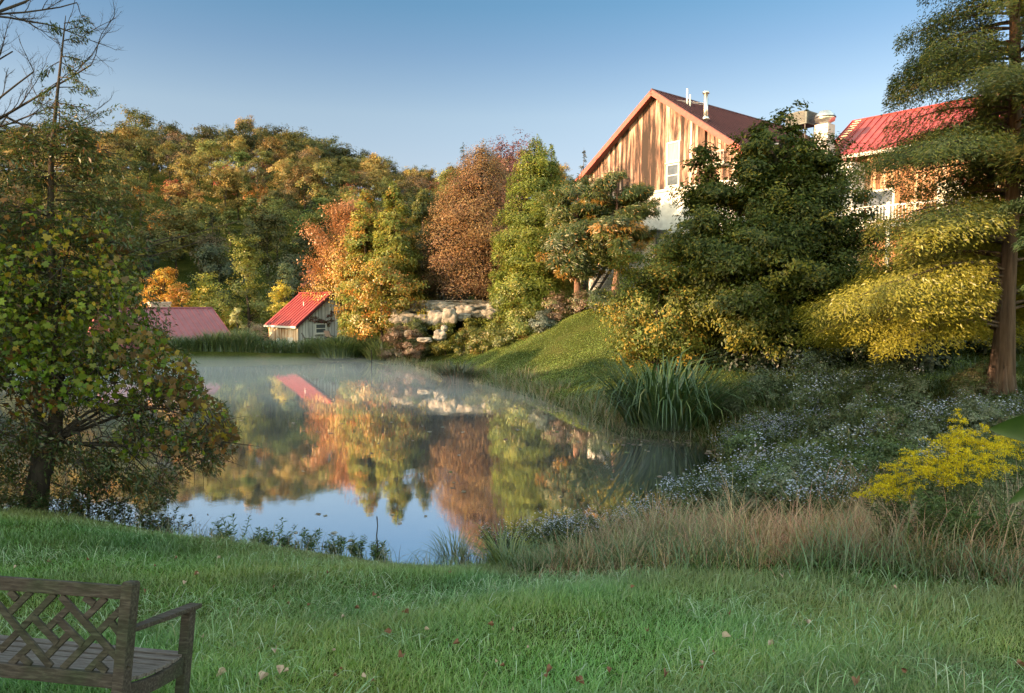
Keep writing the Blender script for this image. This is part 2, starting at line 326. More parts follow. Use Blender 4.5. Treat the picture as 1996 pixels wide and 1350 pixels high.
def broadleaf(name, label, cat, loc, Ht, Rc, z0, pal, n1=26, n2=7, nl=40, leaf=(.3, .2), prof='round', seed=1, group=None, shape='diamond', mat=None, bark=None,
              trunk_r=.2, spread=.30, colf=None, lean=(0, 0), parts=True, keep=None, droop=.15, upn=.6, sx=1.0, nlimb=None):
    rng = np.random.default_rng(seed); mat = mat or LEAF; bark = bark or BARK
    root = thing(name, label, cat, loc, 0, group)
    P_ = PROF[prof]; ch = Ht - z0
    hs = rng.random(n1 * 6); r_at = lambda h: np.interp(h, [p[0] for p in P_], [p[1] for p in P_])
    acc = rng.random(n1 * 6) < (r_at(hs) ** 1.3); hs = hs[acc][:n1]; hs[:4] = (.99, .93, .87, .8); n1 = len(hs)
    az = rng.random(n1) * 2 * math.pi + np.arange(n1) * 2.4; rr = np.sqrt(rng.uniform(.15, 1, n1)) * r_at(hs) * Rc * .86
    Cn = np.stack([np.cos(az) * rr * sx + lean[0] * hs, np.sin(az) * rr + lean[1] * hs, z0 + hs * ch * .95], -1)
    if keep is not None: k = keep(Cn); Cn = Cn[k]; n1 = len(Cn)
    mb = MB(); th = z0 + ch * .8; segs = 7; tp = []
    for i in range(segs + 1):
        t = i / segs; tp.append((rng.normal(0, .02 * Ht) * t * .6 + lean[0] * t * .7, rng.normal(0, .02 * Ht) * t * .6 + lean[1] * t * .7, -.15 + t * th))
    mb.tube(tp, [trunk_r * (1.35 if i == 0 else 1 - .88 * i / segs) for i in range(segs + 1)], 8)
    tpn = np.array(tp); nl_ = n1 if nlimb is None else min(n1, nlimb)
    for c in Cn[:nl_]:
        ht = max(z0 * .5, min(c[2] - .25 * np.hypot(c[0], c[1]) - .05 * Ht, th * .95)); b = np.array([np.interp(ht, tpn[:, 2], tpn[:, k]) for k in range(3)])
        limb(mb, b, c, trunk_r * .38 * (1 - .6 * ht / Ht), trunk_r * .06, rng, .10, 5, 3, -droop * .3)
    mb.build('trunk', bark, root, True)
    Rcl = spread * Rc
    sub = np.repeat(Cn, n2, 0) + rng.normal(0, Rcl * .62, (n1 * n2, 3)) * [1, 1, .7]; ids = np.repeat(np.arange(n1), n2)
    P = np.repeat(sub, nl, 0) + rng.normal(0, Rcl * .36, (n1 * n2 * nl, 3)) * [1, 1, .6]; ids = np.repeat(np.arange(n1 * n2), nl)
    k = P[:, 2] > z0 * .25; P = P[k]; ids = ids[k]; n = len(P)
    out_ = P - np.array([0, 0, z0 + ch * .4]); ctr = np.repeat(Cn[np.arange(n1 * n2) // n2], nl, 0)[k]; co = nrm(P - ctr + [0, 0, .25 * Rcl]); N = nrm(co * .9 + nrm(out_) * .5 + [0, 0, upn * .6] + rng.normal(0, .34, (n, 3)))
    D = nrm(out_) * .5 + rng.normal(0, .7, (n, 3)) + [0, 0, -droop]; D = nrm(D - N * (D * N).sum(-1, keepdims=True) * .85)
    sz = rng.uniform(.65, 1.3, n); col = palette(rng, n, pal, ids, n1 * n2)
    if colf is not None: col = colf(P, col, rng)
    leaves('crown', P, D, N, leaf[0] * sz, leaf[1] * sz, col, shape, mat, root)
    return root
def conifer(name, label, cat, loc, Ht, Rc, z0, pal, nb=120, ns=60, leaf=(.3, .09), prof='cone', seed=1, group=None, mat=None, bark=None, trunk_r=.2,
            rise=.15, droop=.35, wide=.38, thick=.05, colf=None, keep=None, lean=0, upn=1.0, hang=.3, jitr=.3, leafdir=.5, segs=5, trunk_flare=1.5):
    rng = np.random.default_rng(seed); mat = mat or LEAF; bark = bark or BARK
    root = thing(name, label, cat, loc, 0, group); P_ = PROF[prof]; ch = Ht - z0
    hs = 1 - np.sqrt(rng.random(nb * 2)) if False else rng.random(nb) ** 1.15; az = np.arange(nb) * 2.39996 + rng.normal(0, .25, nb)
    Ln = np.interp(hs, [p[0] for p in P_], [p[1] for p in P_]) * Rc * rng.uniform(1 - jitr, 1.08, nb)
    zb = z0 + hs * ch * .985; mb = MB()
    if keep is not None: k = keep(az, zb, Ln); az, zb, Ln, hs = az[k], zb[k], Ln[k], hs[k]; nb = len(az)
    mb.tube([(rng.normal(0, .01 * Ht) * (t > 0) * (1 - t) + lean * t, 0, t * Ht - .15 * (t == 0)) for t in np.linspace(0, 1, 9)], [trunk_r * (trunk_flare if i == 0 else 1 - .97 * i / 8) for i in range(9)], 10)
    dirs = np.stack([np.cos(az), np.sin(az), np.zeros(nb)], -1)
    def pt(i, t):  # along branch i
        return np.stack([dirs[i, 0] * Ln[i] * t + lean * zb[i] / Ht, dirs[i, 1] * Ln[i] * t, zb[i] + Ln[i] * (rise * t - droop * t * t)], -1)
    for i in range(nb):
        mb.tube([pt(i, t) for t in np.linspace(0, .92, segs)], [max(.008, trunk_r * .22 * (1 - hs[i] * .7)) * (1 - .85 * k / (segs - 1)) for k in range(segs)], 4, False)
    mb.build('trunk', bark, root, True)
    cnt = np.maximum((ns * (Ln / Rc) ** 1.3).astype(int), 8); I = np.repeat(np.arange(nb), cnt); n = len(I)
    t = rng.uniform(.12, 1, n) ** .8; s = rng.uniform(-1, 1, n) * np.clip(np.minimum(t * 1.5, (1.08 - t) * 2.2), 0.05, 1); sd = np.stack([-dirs[I, 1], dirs[I, 0], np.zeros(n)], -1)
    P = pt(I, t) + sd * (s * wide * Ln[I])[:, None]; P[:, 2] += rng.normal(0, thick * Rc, n) - hang * np.abs(s) * wide * Ln[I] + .0
    P[:, :2] += dirs[I, :2] * (np.abs(s) * wide * .3 * Ln[I])[:, None]
    D = nrm(dirs[I] * leafdir + sd * np.sign(s)[:, None] * rng.uniform(.2, 1, (n, 1)) + rng.normal(0, .28, (n, 3)) + [0, 0, -.25]); N = nrm(rng.normal(0, .30, (n, 3)) + [0, 0, upn * .8] + nrm(P * [1, 1, 0]) * .7); D = nrm(D - N * (D * N).sum(-1, keepdims=True) * .8)
    sz = rng.uniform(.6, 1.25, n); col = palette(rng, n, pal, I, nb)
    if colf is not None: col = colf(P, col, rng)
    leaves('crown', P, D, N, leaf[0] * sz, leaf[1] * sz, col, 'diamond', mat, root)
    return root
def base(px, py_unused, Y, dz=0):
    x = (px - CX) / F * Y; return (x, Y, H1(x, Y) + dz)

# colours
GREEN_D = [(.020, .036, .014, 3), (.03, .05, .018, 2), (.045, .06, .02, 1)]
OLIVE = [(.14, .15, .045, 3), (.12, .13, .04, 2), (.20, .17, .05, 2), (.09, .10, .035, 1)]
GOLD = [(.27, .20, .07, 3), (.21, .175, .06, 2), (.25, .16, .06, 1.5), (.17, .15, .05, 2)]
YGREEN = [(.17, .18, .03, 3), (.12, .14, .03, 2), (.22, .2, .04, 2)]
RED = [(.25, .09, .05, 3), (.20, .07, .04, 2), (.22, .11, .04, 1)]
ORANGE = [(.34, .15, .03, 3), (.3, .18, .04, 2), (.25, .1, .03, 1)]
BROWN = [(.09, .065, .035, 3), (.11, .09, .04, 2), (.06, .055, .03, 2)]
# ------------------------------------------------------------ buildings
def board_mat(name, stops, board=.2, rough=.85, stain=None):      # vertical weathered boards, local x/y horizontal
    m, n, out = newmat(name); tc = n.nodes.new('ShaderNodeTexCoord'); sx = n.nodes.new('ShaderNodeSeparateXYZ'); n.links.new(tc.outputs['Object'], sx.inputs[0])
    a = n.nodes.new('ShaderNodeMath'); a.operation = 'ADD'; n.links.new(sx.outputs[0], a.inputs[0]); n.links.new(sx.outputs[1], a.inputs[1])
    q = n.nodes.new('ShaderNodeMath'); q.operation = 'DIVIDE'; q.inputs[1].default_value = board; n.links.new(a.outputs[0], q.inputs[0])
    fl_ = n.nodes.new('ShaderNodeMath'); fl_.operation = 'FLOOR'; n.links.new(q.outputs[0], fl_.inputs[0])
    fr_ = n.nodes.new('ShaderNodeMath'); fr_.operation = 'FRACT'; n.links.new(q.outputs[0], fr_.inputs[0])
    wn = n.nodes.new('ShaderNodeTexWhiteNoise'); wn.noise_dimensions = '1D'; n.links.new(fl_.outputs[0], wn.inputs['W'])
    mp = n.nodes.new('ShaderNodeMapping'); mp.inputs['Scale'].default_value = (4.2, 4.2, .42); n.links.new(tc.outputs['Object'], mp.inputs[0])
    t = noise(n, mp.outputs[0], 1.1, 7, .68, .4); t2 = noise(n, coords(n, (.6, .6, .3)), 1.0, 6, .65)
    m1 = n.nodes.new('ShaderNodeMath'); m1.operation = 'MULTIPLY_ADD'; m1.inputs[1].default_value = .30; n.links.new(wn.outputs[0], m1.inputs[0]); tc4 = n.nodes.new('ShaderNodeMath'); tc4.operation = 'MULTIPLY'; tc4.inputs[1].default_value = 1.5; n.links.new(t.outputs[0], tc4.inputs[0]); n.links.new(tc4.outputs[0], m1.inputs[2])
    m2 = n.nodes.new('ShaderNodeMath'); m2.operation = 'MULTIPLY_ADD'; m2.inputs[1].default_value = .55; n.links.new(t2.outputs[0], m2.inputs[0]); n.links.new(m1.outputs[0], m2.inputs[2])
    m3 = n.nodes.new('ShaderNodeMath'); m3.operation = 'SUBTRACT'; m3.inputs[1].default_value = .64; n.links.new(m2.outputs[0], m3.inputs[0])
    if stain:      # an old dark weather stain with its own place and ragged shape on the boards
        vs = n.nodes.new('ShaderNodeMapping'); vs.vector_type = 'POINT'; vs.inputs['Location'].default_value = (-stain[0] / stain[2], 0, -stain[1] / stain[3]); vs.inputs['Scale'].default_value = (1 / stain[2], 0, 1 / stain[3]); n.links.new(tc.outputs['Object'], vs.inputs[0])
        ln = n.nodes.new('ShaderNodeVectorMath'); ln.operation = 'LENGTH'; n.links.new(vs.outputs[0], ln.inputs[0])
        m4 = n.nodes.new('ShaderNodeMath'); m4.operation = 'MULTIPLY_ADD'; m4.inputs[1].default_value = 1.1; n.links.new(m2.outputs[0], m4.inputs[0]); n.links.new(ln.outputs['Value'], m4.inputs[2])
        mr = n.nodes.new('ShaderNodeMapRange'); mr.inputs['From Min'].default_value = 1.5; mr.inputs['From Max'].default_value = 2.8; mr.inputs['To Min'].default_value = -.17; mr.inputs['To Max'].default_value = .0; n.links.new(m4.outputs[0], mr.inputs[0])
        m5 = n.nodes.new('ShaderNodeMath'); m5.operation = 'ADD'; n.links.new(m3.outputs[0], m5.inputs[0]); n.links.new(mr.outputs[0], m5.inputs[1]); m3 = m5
    r = ramp(n, m3.outputs[0], stops)
    gp = n.nodes.new('ShaderNodeMath'); gp.operation = 'LESS_THAN'; gp.inputs[1].default_value = .1; n.links.new(fr_.outputs[0], gp.inputs[0])
    mx = n.nodes.new('ShaderNodeMixRGB'); mx.inputs[2].default_value = (.03, .02, .015, 1); n.links.new(gp.outputs[0], mx.inputs[0]); n.links.new(r.outputs[0], mx.inputs[1])
    b = n.nodes.new('ShaderNodeBsdfPrincipled'); b.inputs['Roughness'].default_value = rough; b.inputs['Specular IOR Level'].default_value = .2
    n.links.new(mx.outputs[0], b.inputs['Base Color']); n.links.new(b.outputs[0], out.inputs[0]); return m
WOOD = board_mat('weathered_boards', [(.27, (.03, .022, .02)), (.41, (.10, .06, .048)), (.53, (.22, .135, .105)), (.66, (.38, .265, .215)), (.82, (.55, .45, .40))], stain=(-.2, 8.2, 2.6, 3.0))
SHEDW = board_mat('orange_boards', [(.3, (.12, .055, .03)), (.5, (.32, .16, .08)), (.75, (.50, .36, .25))], .22)
PALEW = board_mat('pale_boards', [(.25, (.22, .11, .06)), (.45, (.48, .30, .18)), (.7, (.68, .58, .46))], .22)
GREYW = board_mat('grey_boards', [(.3, (.30, .30, .31)), (.5, (.42, .42, .43)), (.7, (.5, .5, .5))], .3)
REDROOF = pmat('red_metal_roof', [(.25, (.17, .03, .03)), (.5, (.24, .035, .035)), (.75, (.30, .07, .06))], (1, 1, .4), 2.2, rough=.45, spec=.5)
DARKROOF = pmat('maroon_metal_roof', [(.3, (.05, .018, .026)), (.7, (.08, .026, .034))], nscale=1.5, rough=.55, spec=.3)
MAUVE = pmat('mauve_metal_roof', [(.3, (.19, .055, .075)), (.7, (.27, .08, .10))], nscale=1.2, rough=.5, spec=.5)
TRIM = pmat('pink_trim', [(.3, (.27, .06, .055)), (.7, (.34, .09, .08))], nscale=6, rough=.7)
WHITE = pmat('white_stucco', [(.3, (.48, .46, .44)), (.7, (.66, .64, .61))], nscale=3, rough=.85, bump=.2)
PAINTW = pmat('white_paint', [(.3, (.50, .48, .45)), (.7, (.60, .585, .56))], nscale=7, rough=.6)
STEEL = pmat('galvanised_steel', [(.3, (.5, .5, .5)), (.7, (.7, .7, .7))], nscale=8, rough=.3, metal=.9)
DARKM = pmat('dark_metal', [(.3, (.03, .03, .035)), (.7, (.06, .06, .065))], nscale=8, rough=.5)
GLASS = pmat('window_glass', [(.3, (.04, .055, .075)), (.7, (.10, .12, .15))], nscale=1.2, rough=.08, spec=.9)
CURT = pmat('curtain', [(.3, (.22, .2, .18)), (.7, (.42, .38, .34))], (6, 6, .3), 4, .9)
BRICK = pmat('stone_masonry', [(.3, (.25, .16, .13)), (.5, (.42, .32, .27)), (.7, (.55, .48, .42))], nscale=7, rough=.9, bump=.5)
HOLE = pmat('dark_opening', [(.3, (.012, .012, .014)), (.7, (.02, .02, .022))], nscale=3, rough=.6)

def gable_roof(root, hw, ez, pz, y0, y1, mat, thick=.14, seam=.45, trim=None, name='roof', oh=.55):
    # ridge along local y; eaves at x=+-hw at height ez, ridge pz
    sl = (pz - ez) / hw
    MB().prism([(-hw, ez), (0, pz), (hw, ez), (hw, ez - thick), (0, pz - thick), (-hw, ez - thick)], y0, y1).build(name, mat, root)
    sm = MB(); y = y0 + .02
    while y < y1:
        for s in (-1, 1): sm.bar((s * .02, y, pz + .03), (s * hw, y, ez + .03), .035, .06, (0, 0, 1))
        y += seam
    sm.tube([(0, y0 - .01, pz + .03), (0, y1, pz + .03)], .07, 6)
    rf = [c for c in root.children if c.name.startswith(name)][-1]
    sm.build('roof_seam', mat, rf)
    if trim:
        t = MB()
        for s in (-1, 1): t.bar((s * .0, y0 - .03, pz - .16), (s * (hw + .01), y0 - .03, ez - .16), .06, .3, (0, 0, 1))
        t.build('rake_board', trim, rf)

a51 = R(51); BP = at(1270, 175, 45); BZ = 4.4
barn = thing('barn', 'large weathered wooden barn with white lower floors and a dark red metal roof', 'barn', (BP[0], BP[1], BZ), -a51)
pz = BP[2] - BZ; hw = 6.55; sl = .70; ez = pz - sl * hw; LB = 17
wx = 5.9; wz = pz - .16 - sl * wx
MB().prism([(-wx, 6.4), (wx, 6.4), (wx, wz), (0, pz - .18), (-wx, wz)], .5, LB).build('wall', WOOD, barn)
MB().box(-wx + .06, wx - .06, .56, LB - .05, -2.5, 6.395).build('lower_wall', WHITE, barn)
MB().box(-wx - .03, wx + .03, .42, .5, 6.28, 6.42).build('belt_board', PAINTW, barn)
gable_roof(barn, hw, ez, pz, 0, LB + .4, DARKROOF, trim=TRIM)
sf = MB()
for s in (-1, 1): sf.bar((s * .1, .25, pz - .24), (s * hw * .99, .25, ez - .24), .46, .05)
sf.build('soffit', pmat('soffit_brown', [(.3, (.13, .05, .045)), (.7, (.2, .08, .07))], nscale=6), barn)
def window(root, x0, x1, y, z0, z1, fw=.09, rails=1, glass=GLASS, frame=PAINTW, depth=.08, nm='window'):
    f = MB(); f.box(x0, x1, y - depth, y + .03, z1 - fw, z1); f.box(x0, x1, y - depth, y + .03, z0, z0 + fw)
    f.box(x0, x0 + fw, y - depth, y + .03, z0 + fw, z1 - fw); f.box(x1 - fw, x1, y - depth, y + .03, z0 + fw, z1 - fw)
    for k in range(rails):
        zz = z0 + (z1 - z0) * (k + 1) / (rails + 1); f.box(x0 + fw, x1 - fw, y - depth * .8, y + .02, zz - .03, zz + .03)
    o = f.build(nm, frame, root); MB().box(x0 + fw, x1 - fw, y - .03, y + .01, z0 + fw, z1 - fw).build('pane', glass, o)
    MB().box(x0 - .06, x1 + .06, y - depth - .06, y + .02, z0 - .06, z0 - .003).build('sill', frame, o)
    return o
window(barn, .88, 1.86, .5, 7.98, 9.2, rails=0, glass=CURT)
window(barn, .88, 1.86, .5, 6.5, 7.88, rails=1)
window(barn, -3.2, -2.2, .56, 2.2, 3.8, rails=1)
MB().box(3.45, 3.75, .3, .5, 6.4, pz - .22 - sl * 3.75).build('corner_post', pmat('dark_brown_wood', [(.3, (.07, .04, .03)), (.7, (.13, .08, .06))], (1, 1, .2), 6), barn)
rl = MB(); rl.bar((3.85, .15, 8.05), (5.2, .15, 8.05), .06, .08); rl.bar((3.85, .15, 7.4), (5.2, .15, 7.4), .06, .08); rl.box(3.8, 5.3, 0, .5, 7.2, 7.34)
for k in range(8): rl.bar((3.88 + k * .18, .15, 7.4), (3.88 + k * .18, .15, 8.05), .035, .035, (0, 1, 0))
rl.build('balcony_railing', pmat('grey_paint', [(.3, (.25, .24, .23)), (.7, (.34, .33, .31))]), barn)
for k, (yy) in enumerate((4, 8, 12)):
    window_side = MB().box(wx - .02, wx + .05, yy, yy + 1, 7.6, 8.9).build('window', PAINTW, barn); MB().box(wx + .05, wx + .07, yy + .1, yy + .9, 7.7, 8.8).build('pane', GLASS, window_side)
sp = MB(); x_, y_ = 3.35, .9; zr = pz - sl * x_
sp.tube([(x_, y_, zr - .1), (x_, y_, zr + 1.55)], .13, 12); sp.lathe([(.2, 0), (.2, .1), (.16, .14)], (x_, y_, zr + 1.55), 12); sp.lathe([(.26, 0), (.15, .18)], (x_, y_, zr + .05), 12)
o = sp.build('stovepipe', STEEL, barn, True)
br = MB(); br.tube([(x_, y_, zr + 1.0), (.9, y_ + .4, pz - sl * .9 + .05)], .014, 5); br.tube([(x_, y_, zr + .9), (.9, y_ + .9, pz - sl * .9 + .05)], .014, 5); br.build('brace', STEEL, o)
for dx, hh in ((1.0, .95), (1.22, .7)):
    MB().tube([(dx, 2.2, pz - sl * dx - .1), (dx, 2.2, pz - sl * dx + hh)], .055, 8).build('vent_pipe', PAINTW, barn)
# outside stair down the lower wall of the gable
st = thing('metal_staircase', 'steep outdoor metal staircase against the white lower wall of the barn', 'staircase', (BP[0], BP[1], BZ), -a51)
sx0, sx1 = -5.0, -1.6; zs0, zs1 = .0, 3.9
for yy in (-.35, .35 - .02):
    MB().bar((sx0, yy, zs0), (sx1, yy, zs1), .05, .2, (0, 0, 1)).build('stringer', DARKM, st)
for k in range(13):
    t = (k + .5) / 13; x = sx0 + (sx1 - sx0) * t; z = zs0 + (zs1 - zs0) * t; MB().box(x - .14, x + .14, -.33, .31, z + .02, z + .06).build('step', DARKM, st)
hr = MB(); hr.tube([(sx0, -.38, zs0 + .95), (sx1, -.38, zs1 + .95), (sx1 + 2.6, -.38, zs1 + .95)], .03, 6)
for k in range(7): t = k / 6; hr.tube([(sx0 + (sx1 - sx0) * t, -.38, zs0 + (zs1 - zs0) * t), (sx0 + (sx1 - sx0) * t, -.38, zs0 + (zs1 - zs0) * t + .95)], .02, 5)
hr.build('handrail', DARKM, st)
ld = MB(); ld.box(sx1, sx1 + 2.6, -.45, .5, zs1 - .1, zs1); ld.build('landing', DARKM, st)
for xx in (sx1 + .1, sx1 + 2.4): MB().box(xx, xx + .1, -.4, -.3, -2, zs1 - .1).build('post', DARKM, st)

# wing at right
WP = at(1661, 237, 50)
WZ = 5.2; wing = thing('restaurant_wing', 'long wing with a bright red metal roof and orange boarded wall behind the tall cypress', 'building', (WP[0], WP[1], WZ), -a51 - math.pi / 2)
# local: x = -v (towards the camera side), y = u (right and nearer)
wpz = WP[2] - WZ; whw = 4.3; wez = wpz - .7 * whw
MB().prism([(-whw + .5, -3), (whw - .5, -3), (whw - .5, wez + .2), (0, wpz - .2), (-whw + .5, wez + .2)], .3, 28).build('wall', SHEDW, wing)
gable_roof(wing, whw, wez, wpz, 0, 28.5, REDROOF, trim=TRIM, seam=.5)
MB().box(whw - .04, whw + .12, 0, 28.5, wez - .28, wez - .06).build('gutter', PAINTW, wing)
dk = MB(); dk.box(whw - .5, whw + 2.6, 1, 28, 3.0, 3.2); dk.build('deck', PAINTW, wing)
ra = MB(); ra.box(whw + 2.5, whw + 2.58, 1, 28, 4.15, 4.25); ra.box(whw + 2.5, whw + 2.58, 1, 28, 3.3, 3.38)
for k in range(150): ra.box(whw + 2.52, whw + 2.56, 1.1 + k * .18, 1.14 + k * .18, 3.38, 4.15)
ra.build('railing', PAINTW, wing)
for k in range(7): MB().box(whw + 2.44, whw + 2.6, 1.5 + k * 4, 1.68 + k * 4, -3, 4.4).build('post', PAINTW, wing)
for k in range(6):
    f = MB().box(whw - .52, whw - .44, 3 + k * 4, 4.6 + k * 4, 3.6, 5.6).build('window', PAINTW, wing); MB().box(whw - .44, whw - .42, 3.12 + k * 4, 4.48 + k * 4, 3.72, 5.48).build('pane', GLASS, f)
# roof ladder
rlad = thing('roof_ladder', 'pale wooden ladder lying on the end of the bright red roof', 'ladder', (WP[0], WP[1], WZ), -a51 - math.pi / 2)
for yy in (.35, .85): MB().bar((.35, yy, wpz - .7 * .35 + .16), (whw - .1, yy, wez + .07 + .16), .06, .07).build('rail', TRIM, rlad)
rg = MB()
for k in range(13):
    xx = .4 + k * .3; rg.bar((xx, .38, wpz - .7 * xx + .17), (xx, .82, wpz - .7 * xx + .17), .06, .05)
rg.build('rung', pmat('pale_wood', [(.3, (.5, .35, .22)), (.7, (.65, .5, .36))]), rlad)
# flat-roofed link
lk = thing('link_building', 'low white flat-roofed block between the barn and the red-roofed wing', 'building', (0, 0, 0))
LP = [at(1545, 290, 47), at(1663, 306, 44.5)]; uu = np.array([math.cos(a51), -math.sin(a51), 0]); vv = np.array([math.sin(a51), math.cos(a51), 0])
p0 = np.array([LP[1][0], LP[1][1], 0]); zt = LP[1][2]
lk.location = (p0[0], p0[1], 3); lk.rotation_euler = (0, 0, -a51)
MB().box(-6.5, 0, 0, 7.5, 0, zt - 3 - .22).build('wall', WHITE, lk)
MB().box(-6.6, .12, -.12, 7.6, zt - 3 - .215, zt - 3).build('roof', REDROOF, lk)
# exhaust fan on a white duct, air conditioner
fp = at(1607, 275, 46.5)
ef = thing('exhaust_fan', 'round shiny steel exhaust fan on a white square duct beside the red roof', 'exhaust fan', (fp[0], fp[1], zt), -a51)
duct_top = at(1607, 243, 46.5)[2] - zt
MB().box(-.45, .45, -.45, .45, -.0, duct_top).build('duct', pmat('dull_white_metal', [(.3, (.36, .33, .32)), (.7, (.46, .43, .42))]), ef, bevel=.02)
MB().lathe([(.36, 0), (.36, .12), (.58, .2), (.63, .42), (.58, .62), (.42, .74), (.36, .84), (.2, .88)], (0, 0, duct_top), 24).build('fan_hood', STEEL, ef, True)
MB().lathe([(.645, .40), (.66, .42), (.66, .46), (.645, .48)], (0, 0, duct_top), 24).build('band', DARKM, ef, True)
ap = at(1562, 247, 48)
ac = thing('air_conditioner', 'grey boxy rooftop air conditioning unit behind the dark leafy tree', 'air conditioner', (ap[0], ap[1], zt), -a51)
h0 = ap[2] - zt
fr = MB()
for xx in (-.6, .55):
    for yy in (-.6, .55): fr.box(xx, xx + .06, yy, yy + .06, 0, h0)
fr.build('stand', DARKM, ac)
MB().box(-.75, .75, -.7, .7, h0, h0 + .85).build('casing', pmat('ac_grey', [(.3, (.09, .10, .10)), (.7, (.14, .15, .15))]), ac, bevel=.02)
lv = MB()
for k in range(7): lv.box(.75, .78, -.6, .6, h0 + .12 + k * .1, h0 + .16 + k * .1)
for k in range(7): lv.box(-.6, .6, -.73, -.7, h0 + .12 + k * .1, h0 + .16 + k * .1)
lv.build('louvre', DARKM, ac); MB().lathe([(.5, 0), (.5, .08), (.42, .1)], (0, 0, h0 + .85), 20).build('fan_guard', DARKM, ac)
# red flower baskets on the deck
for k, (px, py) in enumerate(((1886, 362), (1900, 372), (1922, 366))):
    fpp = at(px, py, 34); rng = np.random.default_rng(k)
    t = thing('flower_basket', 'basket of red flowers hanging at the deck behind the cypress branches', 'flower basket', fpp, 0, 'red flower baskets on the deck')
    MB().lathe([(.05, -.22), (.16, -.12), (.2, 0)], (0, 0, 0), 10).build('pot', BARK, t); MB().tube([(0, 0, -.1), (0, 0, .9)], .01, 4).build('hanger', DARKM, t)
    n_ = 130; P = rng.normal(0, .14, (n_, 3)) + [0, 0, .1]; c = np.where(rng.random((n_, 1)) < .7, [[.6, .03, .03]], [[.05, .09, .03]])
    leaves('flowers', P, rng.normal(0, 1, (n_, 3)), rng.normal(0, 1, (n_, 3)), .09, .08, c, 'diamond', PETAL, t)

# cottage
cb = R(45); cc = at(583, 632, 58); CZ = .1
cot = thing('cottage', 'small grey cottage with a bright red roof and sunlit orange side on the far bank', 'cottage', (cc[0] + 3.05 * .707, cc[1] + 3.05 * .707, CZ), cb)
# local x = g (right, away); local y = r (back-left); gable at y=0
chw = 3.3; cpz = 4.62 - CZ; cez = cc[2] - CZ - .1
MB().prism([(-3.0, -.6), (3.0, -.6), (3.0, cez + .05), (0, cpz - .2), (-3.0, cez + .05)], .25, 5.2).build('gable_wall', GREYW, cot)
MB().box(-3.06, -3.003, .2, 5.25, -.6, cez + .1).build('side_wall', PALEW, cot)
gable_roof(cot, chw, cez, cpz, 0, 5.5, REDROOF, thick=.1, seam=.5, trim=None)
rk = MB()
for s in (-1, 1): rk.bar((0, -.02, cpz - .12), (s * chw, -.02, cez - .12), .05, .2)
rk.build('rake_board', DARKROOF, cot)
MB().box(-chw - .1, -chw + .02, 0, 5.5, cez - .22, cez - .06).build('gutter', PAINTW, cot)
wz0 = at(627, 650, 59.5)[2] - CZ; wz1 = at(627, 630, 59.5)[2] - CZ
window(cot, -1.5, -.45, .25, wz0, wz1, rails=1)
MB().box(-3.09, -3.06, 1.0, 1.9, -.5, .85).build('door', PAINTW, cot); MB().box(-3.09, -3.06, 3.2, 3.9, -.1, .7).build('shutter', PAINTW, cot)
MB().tube([(-1.4, 2.2, cpz - .78 * 1.4), (-1.4, 2.2, cpz - .78 * 1.4 + .35)], .05, 8).build('vent_pipe', PAINTW, cot)
rng = np.random.default_rng(5); pth = [(-1.9, .2, 2.35), (-1.5, .2, 2.45), (-1.0, .2, 2.25), (-.6, .2, 2.0), (-.3, .2, 1.85), (0, .2, 2.2), (.2, .2, 2.9), (-.2, .2, 2.6)]
vn = thing('creeper_vine', 'thin red creeper climbing over the grey cottage gable above its window', 'vine', cot.location, cb)
MB().tube(pth, .015, 4).build('stem', BARK, vn)
P = np.concatenate([np.array(pth)[rng.integers(0, 8, 260)] + rng.normal(0, .13, (260, 3)) * [1, .1, .6], np.array([-1.0, .2, wz1 + .12]) + rng.normal(0, 1, (150, 3)) * [.35, .03, .08]])
c = palette(rng, len(P), [(.16, .05, .05, 3), (.1, .06, .03, 2), (.1, .1, .04, 1)])
leaves('leaves', P, rng.normal(0, 1, P.shape), np.tile([0, -1., .2], (len(P), 1)) + rng.normal(0, .3, P.shape), .12, .1, c, 'diamond', LEAF, vn)
# adirondack chairs
def adirondack(label, px, py, Yd, rz, grp):
    p = atz(px, py, .35) if False else at(px, py, Yd); z = H1(p[0], p[1])
    t = thing('garden_chair', label, 'chair', (p[0], p[1], z), rz, grp)
    bk = MB(); bk.bar((0, .25, .3), (0, .62, 1.05), .6, .04, (0, -.4, 1)); bk.build('backrest', DARKM, t)
    MB().bar((0, -.35, .4), (0, .3, .28), .56, .04).build('seat', DARKM, t)
    for s in (-.36, .36):
        MB().box(s - .06, s + .06, -.4, .42, .58, .61).build('armrest', DARKM, t); MB().box(s - .03, s + .03, -.38, -.28, 0, .58).build('leg', DARKM, t); MB().bar((s, .4, .0), (s, -.3, .38), .03, .08).build('leg', DARKM, t)
adirondack('dark garden chair facing right just left of the cottage window', 604, 660, 57.0, R(100), 'garden chairs by the cottage')
adirondack('dark garden chair standing right of the cottage window beside the bush', 647, 657, 58, R(150), 'garden chairs by the cottage')

# mauve-roofed building below the dam
r_end = at(413, 600, 57); e_end = at(462, 668, 53.2); fdir = np.array([e_end[0] - r_end[0], e_end[1] - r_end[1]]); fl_len = np.linalg.norm(fdir); fdir /= fl_len
rot = math.atan2(fdir[1], fdir[0])      # local x = down the slope to the camera
mb_ = thing('springhouse', 'low building showing only its wide mauve standing-seam roof behind the far reeds', 'building', (r_end[0], r_end[1], -1.9), rot)
mpz = r_end[2] + 1.9; mez = e_end[2] + 1.9; 
